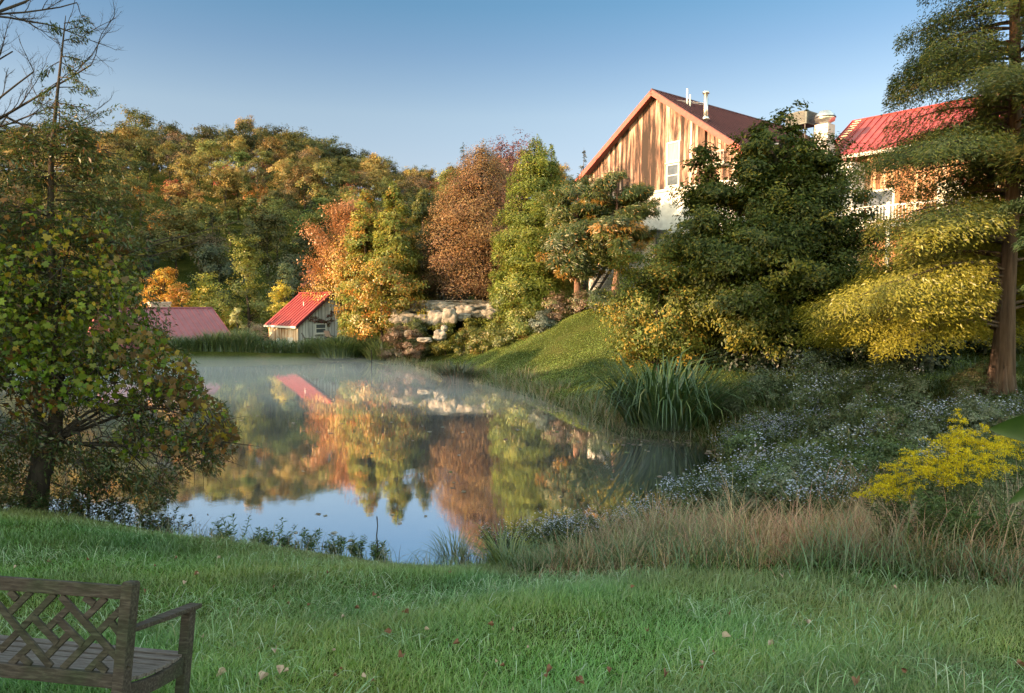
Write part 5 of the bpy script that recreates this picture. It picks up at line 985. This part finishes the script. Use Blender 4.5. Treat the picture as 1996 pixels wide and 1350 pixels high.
aster_patch(26, [gp(1700, 840, 1.5), gp(1740, 800, 1.8), gp(1760, 870, 1.5), gp(1620, 900, 1.2), gp(1680, 800, 1.5)], (.9, .9), 'lavender aster behind the goldenrod on the bank', 'asters behind the goldenrod', s=(.9, 1.3))
aster_patch(18, [gp(1600, 760, 1.6), gp(1560, 740, 1.6), gp(1640, 740, 1.7), gp(1700, 760, 1.6)], (1.0, 1.0), 'whitish aster below the dark tree at the far side of the bank', 'whitish asters below the dark tree', s=(1.1, 1.6))
aster_patch(34, [gp(1960, 800, 1.7), gp(1900, 780, 1.9), gp(1980, 830, 1.7), gp(1990, 790, 1.9)], (.8, .6), 'pale aster near the foot of the cypress', 'asters near the cypress', s=(.8, 1.2))
aster_patch(16, [gp(950, 1050, .5), gp(1000, 1040, .6), gp(900, 1075, .5)], (.3, .2), 'lavender aster at the near water edge beside the arching grass tuft', 'asters at the near water edge', s=(.6, .85))
aster_patch(34, [gp(1080, 1030, .7), gp(1130, 1010, .8), gp(1180, 1000, .8), gp(1240, 985, .8)], (.3, .25), 'lavender aster rising from the tall dry grass beside the water', 'asters in the dry grass', s=(.6, .85))
# grey-green shrub mass behind
for i, (px, py, Yd, wp, hp, lb) in enumerate(((1590, 735, 22, 130, 90, 'whitish-green flowering bush below the dark tree'), (1490, 790, 21.5, 100, 70, 'grey-green bush right of the big iris clump'), (1700, 765, 21, 130, 70, 'grey-green bush near the middle of the far bank'), (1520, 860, 18.5, 60, 40, 'dark green leafy bush above the pond corner'), (1420, 815, 21.5, 60, 40, 'brownish low bush right beside the big iris clump'), (1640, 900, 15.5, 120, 50, 'dark green bush between the aster drifts'), (1780, 830, 17, 100, 50, 'green leafy bush behind the goldenrod'))):
    p = at(px, py + hp / 2, Yd); pal = [(.10, .13, .06, 3), (.17, .2, .12, 2), (.06, .08, .03, 2)] if i not in (3, 5) else DGB
    broadleaf('wild_shrub', lb, 'shrub', (p[0], Yd, H1(p[0], Yd) - .1), max(hp / F * Yd, .6), wp / F * Yd / 2, .03, pal, n1=20, n2=6, nl=34, leaf=(.07, .035), prof='round', seed=560 + i, trunk_r=.02, spread=.34)

rng = np.random.default_rng(580); wp = [broadleaf('bank_weed', 'x', 'plant', (0, 0, -60), .9, .55, .03, pl, n1=16, n2=5, nl=34, leaf=(.06, .022), prof='round', seed=581 + i, trunk_r=.012, spread=.34) for i, pl in enumerate(([(.07, .11, .03, 3), (.11, .15, .04, 2)], [(.13, .15, .08, 3), (.2, .22, .14, 2), (.08, .11, .04, 2)], [(.12, .10, .05, 3), (.09, .12, .04, 3)]))]
wl = ['green leafy weed among the asters on the bank', 'grey-green weed with whitish tips among the asters on the bank', 'brownish green weed among the asters on the bank']; usedw = set()
for k in range(64):
    pyy = rng.uniform(770, 960); pxx = rng.uniform(np.interp(pyy, [770, 860, 960], [1420, 1440, 1400]), 1990); x, y = gp(pxx, pyy, 1.3)
    if pond_sd(np.array([x]), np.array([y]))[0] < .4 or y < lawn_edge(np.array([x]))[0] + 1.6: continue
    j = int(rng.integers(0, 3)); o = wp[j] if j not in usedw else copy_tree(wp[j]); usedw.add(j); sc_ = rng.uniform(.55, 1.0)
    relabel(o, wl[j], wl[j].split(' among')[0] + ' group', (x, y, H1(x, y) - .04), rng.random() * 6.28, (sc_, sc_, sc_ * rng.uniform(.8, 1.1)))

def stem_plant(name, label, x, y, ht, wd, seed, pal, stems=8, per=26, leaf=(.085, .026), tipc=None, group=None, base=.1):
    rng = np.random.default_rng(seed); t = thing(name, label, 'plant', (x, y, H1(x, y) - .02), 0, group); mb = MB(); P = []; D = []; T = []
    for k in range(stems):
        a_ = rng.random() * 6.28; r = wd * np.sqrt(rng.random()); h_ = ht * rng.uniform(.45, 1.0) * (1 - .25 * r / wd); b = np.array([math.cos(a_), math.sin(a_), 0]) * r * .4; e = np.array([math.cos(a_) * r, math.sin(a_) * r, h_]) + rng.normal(0, .03, 3)
        mid = (b + e) / 2 + rng.normal(0, .03, 3); pts = [b * (1 - q) ** 2 + mid * 2 * q * (1 - q) + e * q * q for q in np.linspace(0, 1, 6)]; mb.tube(pts, [.005, .0045, .004, .003, .0025, .0015], 4, False)
        for m_ in range(per):
            q = base + (1 - base) * (m_ + rng.random()) / per * .98; i = min(int(q * 5), 4); P.append(pts[i] + (pts[i + 1] - pts[i]) * (q * 5 - i)); g_ = m_ * 2.4 + k; D.append([math.cos(g_), math.sin(g_), .35 + .3 * q])
        for _ in range(16): T.append(e + rng.normal(0, .022, 3))
    mb.build('stem', STEMG, t); P = np.array(P); n = len(P); sz = rng.uniform(.6, 1.2, n)
    leaves('leaves', P, nrm(np.array(D) + rng.normal(0, .25, (n, 3))), rng.normal(0, .25, (n, 3)) + [0, 0, 1], leaf[0] * sz, leaf[1] * sz, palette(rng, n, pal), 'leaf', LEAF, t)
    T = np.array(T); n = len(T); leaves('buds', T, rng.normal(0, 1, (n, 3)) + [0, 0, .6], rng.normal(0, 1, (n, 3)), .02, .012, palette(rng, n, tipc or pal), 'diamond', LEAF, t)
    return t
STEMG = bpy.data.materials['stem_green']
# ------------------------------------------------------------ goldenrod
STEMG = bpy.data.materials['stem_green']
def goldenrod(label, px, py, Yd, seed, plumes=6, s=1.0):
    x = (px - CX) / F * Yd; z0 = H1(x, Yd); top = at(px, py, Yd)[2] - z0; t = thing('goldenrod_plant', label, 'plant', (x, Yd, z0), 0, None); rng = np.random.default_rng(seed); mb = MB(); P = []; Q = []; Dq = []
    for k in range(plumes):
        e = np.array([rng.normal(0, .13), rng.normal(0, .13), top * rng.uniform(.82, 1)]); b = np.array([rng.normal(0, .05), rng.normal(0, .05), 0]); pts = [b + (e - b) * q for q in np.linspace(0, 1, 6)]; mb.tube(pts, [.006, .006, .005, .004, .003, .002], 5, False)
        for _ in range(70): q = rng.uniform(.1, .85); Q.append(b + (e - b) * q); Dq.append([rng.normal(), rng.normal(), .1])
        for j in range(9):    # arching plume branches
            a_ = rng.random() * 6.28; h_ = rng.uniform(.74, 1.0); o_ = b + (e - b) * h_; L = (1.12 - h_) * .52 * s + .05
            for _ in range(64):
                q = rng.random(); P.append(o_ + np.array([math.cos(a_) * L * q, math.sin(a_) * L * q, L * (.75 * q - .75 * q * q)]) + rng.normal(0, .008, 3))
    mb.build('stem', STEMG, t); P = np.array(P); n = len(P); Q = np.array(Q); m_ = len(Q)
    leaves('flower_plume', P, rng.normal(0, 1, (n, 3)), rng.normal(0, 1, (n, 3)) + [0, -.5, 1], rng.uniform(.010, .018, n), rng.uniform(.006, .011, n), palette(rng, n, [(.60, .46, .02, 3), (.48, .37, .02, 2), (.68, .55, .05, 1)]), 'diamond', PETAL, t)
    leaves('leaves', Q, nrm(np.array(Dq)), rng.normal(0, .4, (m_, 3)) + [0, 0, 1], rng.uniform(.07, .12, m_), .016, palette(rng, m_, [(.06, .09, .03, 3), (.09, .12, .035, 2)]), 'diamond', LEAF, t)
for i, (px, py, Yd, lb) in enumerate(((1900, 795, 7.8, 'tallest bright yellow goldenrod, in the middle of its stand'), (1860, 825, 7.7, 'bright yellow goldenrod just left of the tallest one'), (1812, 850, 7.9, 'yellow goldenrod left of the middle of its stand'), (1835, 880, 7.5, 'yellow goldenrod with a drooping plume in front of the stand'), (1765, 895, 8.0, 'short yellow goldenrod at the left end of the stand'),
                                         (1740, 930, 7.8, 'lowest leftmost yellow goldenrod beside the pale asters'), (1955, 845, 7.6, 'yellow goldenrod right of the tallest, near the big blurred leaf'), (1900, 870, 7.4, 'goldenrod half hidden below the tallest plume'), (1985, 825, 8.2, 'goldenrod at the right edge behind the big leaf'))):
    goldenrod(lb, px, py, Yd, 600 + i)
gw = [(1830, 930), (1870, 950), (1920, 930), (1960, 960), (1900, 1000), (1950, 1030), (1990, 990), (1860, 1010)]
for i, (px, py) in enumerate(gw):
    Yd = 7.2; x = (px - CX) / F * Yd; z = H1(x, Yd)
    stem_plant('goldenrod_foliage', 'leafy green unflowered goldenrod stem in the stand below the yellow plumes', x, Yd, max(.4, at(px, py, Yd)[2] - z), .3, 620 + i, [(.07, .12, .03, 3), (.11, .16, .04, 2)], 16, 44, (.085, .015), None, 'green goldenrod stems')

for i, (px, Yd, ht) in enumerate(((15, 12.6, .9), (55, 11.9, .6), (110, 12.3, .8), (150, 12.8, .9), (190, 12.2, .7), (235, 12.4, .75), (280, 12.0, .6), (320, 11.9, .5), (30, 11.7, .45), (-20, 12.2, .9), (130, 11.8, .5))):
    stem_plant('trunk_side_weed', 'dark leafy weed in the rough growth around the foot of the vine-covered tree', (px - CX) / F * Yd, Yd, ht, .42, 720 + i, [(.05, .09, .02, 3), (.10, .09, .03, 2), (.14, .09, .04, 1)], 12, 26, (.08, .03), None, 'weeds at the foot of the vine-covered tree')
# weeds at the near shore, left half
for i, (px, py, hp, wp, lb) in enumerate(((455, 990, 100, 70, 'tall weed with dark flower heads at the water edge left of the others'), (540, 1005, 75, 60, 'leafy weed with purple-grey heads in the middle of the near shore'), (420, 1030, 50, 70, 'low leafy weed at the left end of the near shore'), (505, 1030, 50, 60, 'bushy green weed between the two tallest shore weeds'), (605, 1010, 75, 40, 'upright light green weed against the bright water'), (655, 1040, 50, 50, 'small leafy weed right of the upright light green one'), (695, 1030, 55, 36, 'small branching weed left of the dark bare stalk'), (735, 1045, 50, 30, 'low weed at the foot of the dark bare stalk'), (560, 1040, 45, 50, 'short bushy weed at the near shore'))):
    Yd = 11.3 if px < 600 else 11.0; p = at(px, py, Yd); z = H1(p[0], Yd)
    stem_plant('shore_weed', lb, p[0], Yd, max(p[2] - z, .25), max(wp / F * Yd / 2, .16), 640 + i, [(.08, .14, .03, 3), (.12, .18, .04, 2)], 8 if hp > 60 else 11, 22, (.085, .026), [(.13, .12, .14, 2), (.09, .12, .05, 1)])
p = at(735, 1062, 10.9); o = MB().tube([tuple(p + d_) for d_ in ([0, 0, -.2], [.01, 0, .0], [-.005, 0, .15], [.012, 0, .3], [.004, 0, .43], [.0, 0, .46])], [.008, .009, .01, .008, .01, .004], 6).build('dead_stalk', BARK, None, True); setp(o, 'dark bare curled dead stalk standing against the bright water', 'stalk')
p = at(724, 735, 42)
o = MB().tube([(p[0], p[1], -.1), (p[0] + .03, p[1], .5), (p[0], p[1], 1.1)], .03, 5).build('dead_stalk', BARK, None, True); setp(o, 'thin dead stem standing in the water near the far shore', 'stalk')
# fallen branch under the cypress
p = atz(1700, 722, 1.4); o = MB(); rng = np.random.default_rng(5); limb(o, p + [-.5, 0, .25], p + [.9, .3, .1], .03, .012, rng, .12, 5, 5); limb(o, p + [-.1, 0, .2], p + [.3, -.3, -.15], .015, .006, rng, .1, 4, 4)
o = o.build('fallen_branch', pmat('dead_wood', [(.3, (.2, .18, .16)), (.7, (.3, .27, .24))]), None, True); setp(o, 'pale dead branch lying on the ground left of the cypress trunk', 'branch')

# fallen leaves on the lawn, each one a thing
rng = np.random.default_rng(700); TP, TF = TEMPL['leaf']; dead = [pmat('dead_leaf_tan', [(.3, (.4, .27, .2)), (.7, (.55, .4, .31))], nscale=30), pmat('dead_leaf_brown', [(.3, (.16, .07, .04)), (.7, (.25, .12, .07))], nscale=30)]
lp = [(508, 1332, 1, 'tan'), (545, 1320, 1, 'tan'), (539, 1271, .8, 'tan'), (442, 1315, .9, 'tan'), (396, 1248, .6, 'tan'), (894, 1260, .8, 'brown'), (1077, 1307, .9, 'brown'), (1122, 1333, .9, 'brown'), (1408, 1247, .9, 'tan'), (1576, 1221, .7, 'tan'), (1525, 1125, .8, 'tan'), (1133, 1067, 1.1, 'tan'), (358, 1143, .8, 'tan'), (388, 1120, .8, 'brown'), (430, 1090, .7, 'tan'), (692, 1190, .7, 'brown'), (726, 1165, .8, 'brown'), (797, 1200, .9, 'brown'), (776, 1286, 1, 'brown'), (760, 1240, .8, 'brown'), (672, 1205, .5, 'tan'), (330, 1298, .7, 'brown'), (92, 1096, .9, 'brown'), (215, 1232, .7, 'tan'), (880, 1118, .8, 'brown'), (960, 1225, .7, 'brown'), (1300, 1316, .8, 'brown'), (1260, 1235, .7, 'brown'), (1676, 1334, .9, 'brown'), (1740, 1150, .7, 'tan'), (1230, 1150, .6, 'brown'), (1980, 1300, .8, 'brown'), (640, 1120, .7, 'brown'), (560, 1180, .6, 'brown')]
rl_ = random.Random(8)
for _ in range(32):
    cx_, cy_ = rl_.choice([(150, 1100), (400, 1110), (700, 1170), (1100, 1250), (900, 1300), (1500, 1260), (600, 1300), (330, 1160), (1250, 1320), (1750, 1300)]); lp.append((cx_ + rl_.gauss(0, 110), cy_ + rl_.gauss(0, 26), rl_.uniform(.35, .75), rl_.choice(['tan', 'brown', 'brown'])))
lp = [l for l in lp if 1075 < l[1] < 1345 and 2 < l[0] < 1990]
prot_l = {}
for px, py, s, kd in lp:
    x, y = None, None
    for zz in np.arange(1.9, .2, -.01):      # walk the ray down to the land
        q = atz(px, py, zz)
        if H1(q[0], q[1]) + .05 >= zz: break
    if kd not in prot_l:
        me = bpy.data.meshes.new('fallen_leaf'); me.from_pydata([(a * .055, b * .07, c * .16 + abs(a) * .06) for a, b, c in TP], [], TF); me.materials.append(dead[kd == 'brown']); prot_l[kd] = bpy.data.objects.new('fallen_leaf', me); o = prot_l[kd]
    else: o = prot_l[kd].copy()
    COL.objects.link(o); o.location = (q[0], q[1], q[2] + .02); o.rotation_euler = (rng.normal(.35, .3), rng.normal(0, .4), rng.random() * 6.28); o.scale = (s, s, s)
    setp(o, 'dry %s leaf fallen on the green lawn' % ('tan curled' if kd == 'tan' else 'dark brown'), 'leaf', ('tan' if kd == 'tan' else 'brown') + ' leaves fallen on the lawn')

# ------------------------------------------------------------ big leaves of a shrub right beside the camera
ms = thing('broadleaf_shrub', 'shrub right beside the viewer showing only two large glossy leaves at the right edge', 'shrub', (1.95, 2.1, H1(1.95, 2.1)))
o_ = np.array(ms.location); mb = MB(); mb.tube([(0, 0, 0), (.03, 0, .7), (-.02, .05, 1.35)], [.02, .016, .008], 6)
BIGL = pmat('big_leaf', [(.3, (.012, .035, .005)), (.7, (.028, .06, .008))], (1, 1, 1), 9, rough=.45, spec=.5)
for k, (tpx, tpy, bpx, bpy_, Yd, wd) in enumerate(((1926, 838, 2090, 850, 1.7, .085), (1962, 985, 2060, 930, 1.7, .06), (2120, 700, 2200, 760, 1.9, .08), (2150, 1020, 2230, 980, 1.9, .08))):
    tip = at(tpx, tpy, Yd) - o_; b = at(bpx, bpy_, Yd + .1) - o_; L = np.linalg.norm(tip - b); mb.tube([tuple(b), tuple((b + np.array([0, .05, 1.3 - .3 * k * 0])) / 2), (-.01, .03, .6 + .15 * k)], [.004, .005, .007], 5)
    rows = 14; V = []; Fs = []; d_ = (tip - b) / L; up = np.array([0, -.35, 1.]); sd = nrm(np.cross(d_, np.array([0, 1., .2]))); nn = nrm(np.cross(d_, sd))
    for i in range(rows + 1):
        t = i / rows; w_ = wd * math.sin(math.pi * min(.999, t ** .85 * .97 + .03)) ** .8 * .5; c = b + d_ * L * t + np.array([0, 0, .02 * math.sin(3 * t)])
        V += [c - sd * w_ + nn * w_ * .35, c, c + sd * w_ + nn * w_ * .35]
    for i in range(rows): Fs += [(3 * i, 3 * i + 1, 3 * i + 4, 3 * i + 3), (3 * i + 1, 3 * i + 2, 3 * i + 5, 3 * i + 4)]
    MB().add(V, Fs).build('leaf', BIGL, ms, True)
mb.build('stem', STEMG, ms, True)

# ------------------------------------------------------------ bench
def wood_bench():
    m, n, out = newmat('weathered_teak'); v = coords(n); t = noise(n, coords(n, (2, 14, 14)), 5, 7, .65, .3); t2 = noise(n, v, 3.5, 5)
    r = ramp(n, t.outputs[0], [(.3, (.028, .021, .018)), (.5, (.06, .048, .042)), (.72, (.125, .105, .095))]); r2 = ramp(n, t2.outputs[0], [(.42, (.9, .85, .85)), (.6, (.62, .78, .58))])
    mm = n.nodes.new('ShaderNodeMixRGB'); mm.blend_type = 'MULTIPLY'; mm.inputs[0].default_value = 1; n.links.new(r.outputs[0], mm.inputs[1]); n.links.new(r2.outputs[0], mm.inputs[2])
    b = n.nodes.new('ShaderNodeBsdfPrincipled'); b.inputs['Roughness'].default_value = .85; b.inputs['Specular IOR Level'].default_value = .25; bp = n.nodes.new('ShaderNodeBump'); bp.inputs['Strength'].default_value = .5; bp.inputs['Distance'].default_value = .004
    n.links.new(t.outputs[0], bp.inputs['Height']); n.links.new(bp.outputs[0], b.inputs['Normal']); n.links.new(mm.outputs[0], b.inputs['Base Color']); n.links.new(b.outputs[0], out.inputs[0]); return m
TEAK = wood_bench()
SEATW = pmat('weathered_seat_wood', [(.3, (.07, .052, .05)), (.5, (.13, .105, .10)), (.7, (.21, .185, .175))], (3, 30, 30), 3, .8, bump=.4)
brz = R(-9.7); bp0 = at(262, 1133, 3.6); BH = .90; bzg = bp0[2] - BH; BL_ = 1.54
BT = R(-11); bench = thing('garden_bench', 'weathered grey wooden garden bench with a diagonal lattice back on the lawn', 'bench', (bp0[0], bp0[1], bzg), brz)
bX = np.array([math.cos(brz), math.sin(brz), 0]); h_ = np.array([-math.sin(brz), math.cos(brz), 0]); bY = h_ * math.cos(BT) + np.array([0, 0, math.sin(BT)]); bZ = -h_ * math.sin(BT) + np.array([0, 0, math.cos(BT)])
bO = np.array(bp0) - bX * .02 - bZ * BH; bench.location = tuple(bO); bench.rotation_euler = (BT, 0, brz)      # it stands on the falling lawn
def blocal(zx, zy, off=0.):
    d = ray(zx / 4.752, 1080 + zy / 4.752); o = np.array([0, 0, EYE]); t = ((bO - o) @ bY + off) / (d @ bY); q = o + d * t - bO; return (q @ bX, q @ bZ)
ptw = .062
for k in range(2):
    x = -k * BL_; b = MB(); b.box(x - ptw / 2, x + ptw / 2, -.03, .035, -.12, BH - .012); b.add([(x - ptw / 2 + .006, -.024, BH), (x + ptw / 2 - .006, -.024, BH), (x + ptw / 2 - .006, .029, BH), (x - ptw / 2 + .006, .029, BH), (x - ptw / 2, -.03, BH - .0115), (x + ptw / 2, -.03, BH - .0115), (x + ptw / 2, .035, BH - .0115), (x - ptw / 2, .035, BH - .0115)], [(0, 1, 2, 3), (4, 5, 1, 0), (5, 6, 2, 1), (6, 7, 3, 2), (7, 4, 0, 3)])
    b.build('leg', TEAK, bench, bevel=.003)
    MB().box(x - .028, x + .028, .50, .56, -.05, .638).build('leg', TEAK, bench, bevel=.003)
    MB().add([(x + s * w_, y, z) for z in (.64, .665) for s, w_, y in ((-1, .024, .036), (1, .024, .036), (1, .036, .28), (1, .038, .60), (-1, .038, .60), (-1, .036, .28))],
             [(5, 4, 3, 2, 1, 0), (6, 7, 8, 9, 10, 11)] + [(i, (i + 1) % 6, 6 + (i + 1) % 6, 6 + i) for i in range(6)]).build('armrest', TEAK, bench, bevel=.003)
    b = MB(); ys_ = np.linspace(.036, .499, 8); zt_ = .385 - .025 * np.sin(np.linspace(0, math.pi, 8))
    V = [(x + sx_, ys_[i], z) for sx_ in (-.016, .016) for i in range(8) for z in (zt_[i] - .09 + (zt_[i] - .385) * -.6, zt_[i])]
    Fs = []
    for i in range(7): Fs += [(2 * i, 2 * i + 1, 2 * i + 3, 2 * i + 2), (16 + 2 * i, 18 + 2 * i, 19 + 2 * i, 17 + 2 * i), (2 * i + 1, 17 + 2 * i, 19 + 2 * i, 3 + 2 * i), (2 * i, 2 * i + 2, 18 + 2 * i, 16 + 2 * i)]
    b.add(V, Fs + [(0, 16, 17, 1), (14, 15, 31, 30)]).build('side_rail', TEAK, bench)
zt1 = blocal(1175, 290)[1]; zt0 = blocal(1175, 418)[1]; zb1 = blocal(1175, 1115)[1]; zb0 = blocal(1170, 1250)[1]
MB().box(-BL_ + ptw / 2, -ptw / 2, -.016, .016, zt0, zt1).build('top_rail', TEAK, bench, bevel=.004)
MB().box(-BL_ + ptw / 2, -ptw / 2, -.016, .016, zb0, zb1).build('back_rail', TEAK, bench, bevel=.004)
MB().box(-BL_ + .03, -.03, .515, .54, .29, .375).build('front_rail', TEAK, bench, bevel=.003)
ys_ = np.linspace(.05, .56, 8)
for k in range(7):
    y0_, y1_ = ys_[k] + .004, ys_[k + 1] - .006; z = .392 - .025 * math.sin(math.pi * (k + .5) / 7.5)
    x1_ = -.035 if k > 0 else -.034
    MB().box(-BL_ + .0, .0 - (.0 if k else .0) , y0_, y1_, z, z + .02).build('seat_slat', SEATW, bench, bevel=.003)
SEG = [((570, 385), (1185, 1056), 0), ((-20, 455), (480, 1040), 0), ((1185, 440), (575, 1060), 1), ((505, 365), (0, 890), 1), ((285, 345), (80, 548), 1), ((975, 405), (775, 600), 1), ((640, 490), (430, 695), 1),
       ((640, 730), (430, 945), 1), ((280, 845), (95, 1018), 1), ((995, 890), (805, 1085), 1), ((1190, 712), (1148, 752), 1), ((305, 570), (540, 820), 0), ((535, 590), (775, 830), 0), ((95, 340), (165, 415), 0), ((790, 395), (880, 462), 0), ((1040, 630), (1185, 830), 0), ((905, 1005), (990, 1085), 0), ((210, 950), (290, 1025), 0)]
for mir in (0, 1):
    for a_, b_, ly in SEG:
        (xa, za), (xb, zb) = blocal(*a_), blocal(*b_)
        if mir: xa, xb = -BL_ - xa, -BL_ - xb
        yo = -.003 + .007 * ly
        MB().bar((xa, yo, za), (xb, yo, zb), (.014 if not ly else .0145), .034, (0, -1, 0) if False else (0, 0, 1)).build('lattice_bar', TEAK, bench)
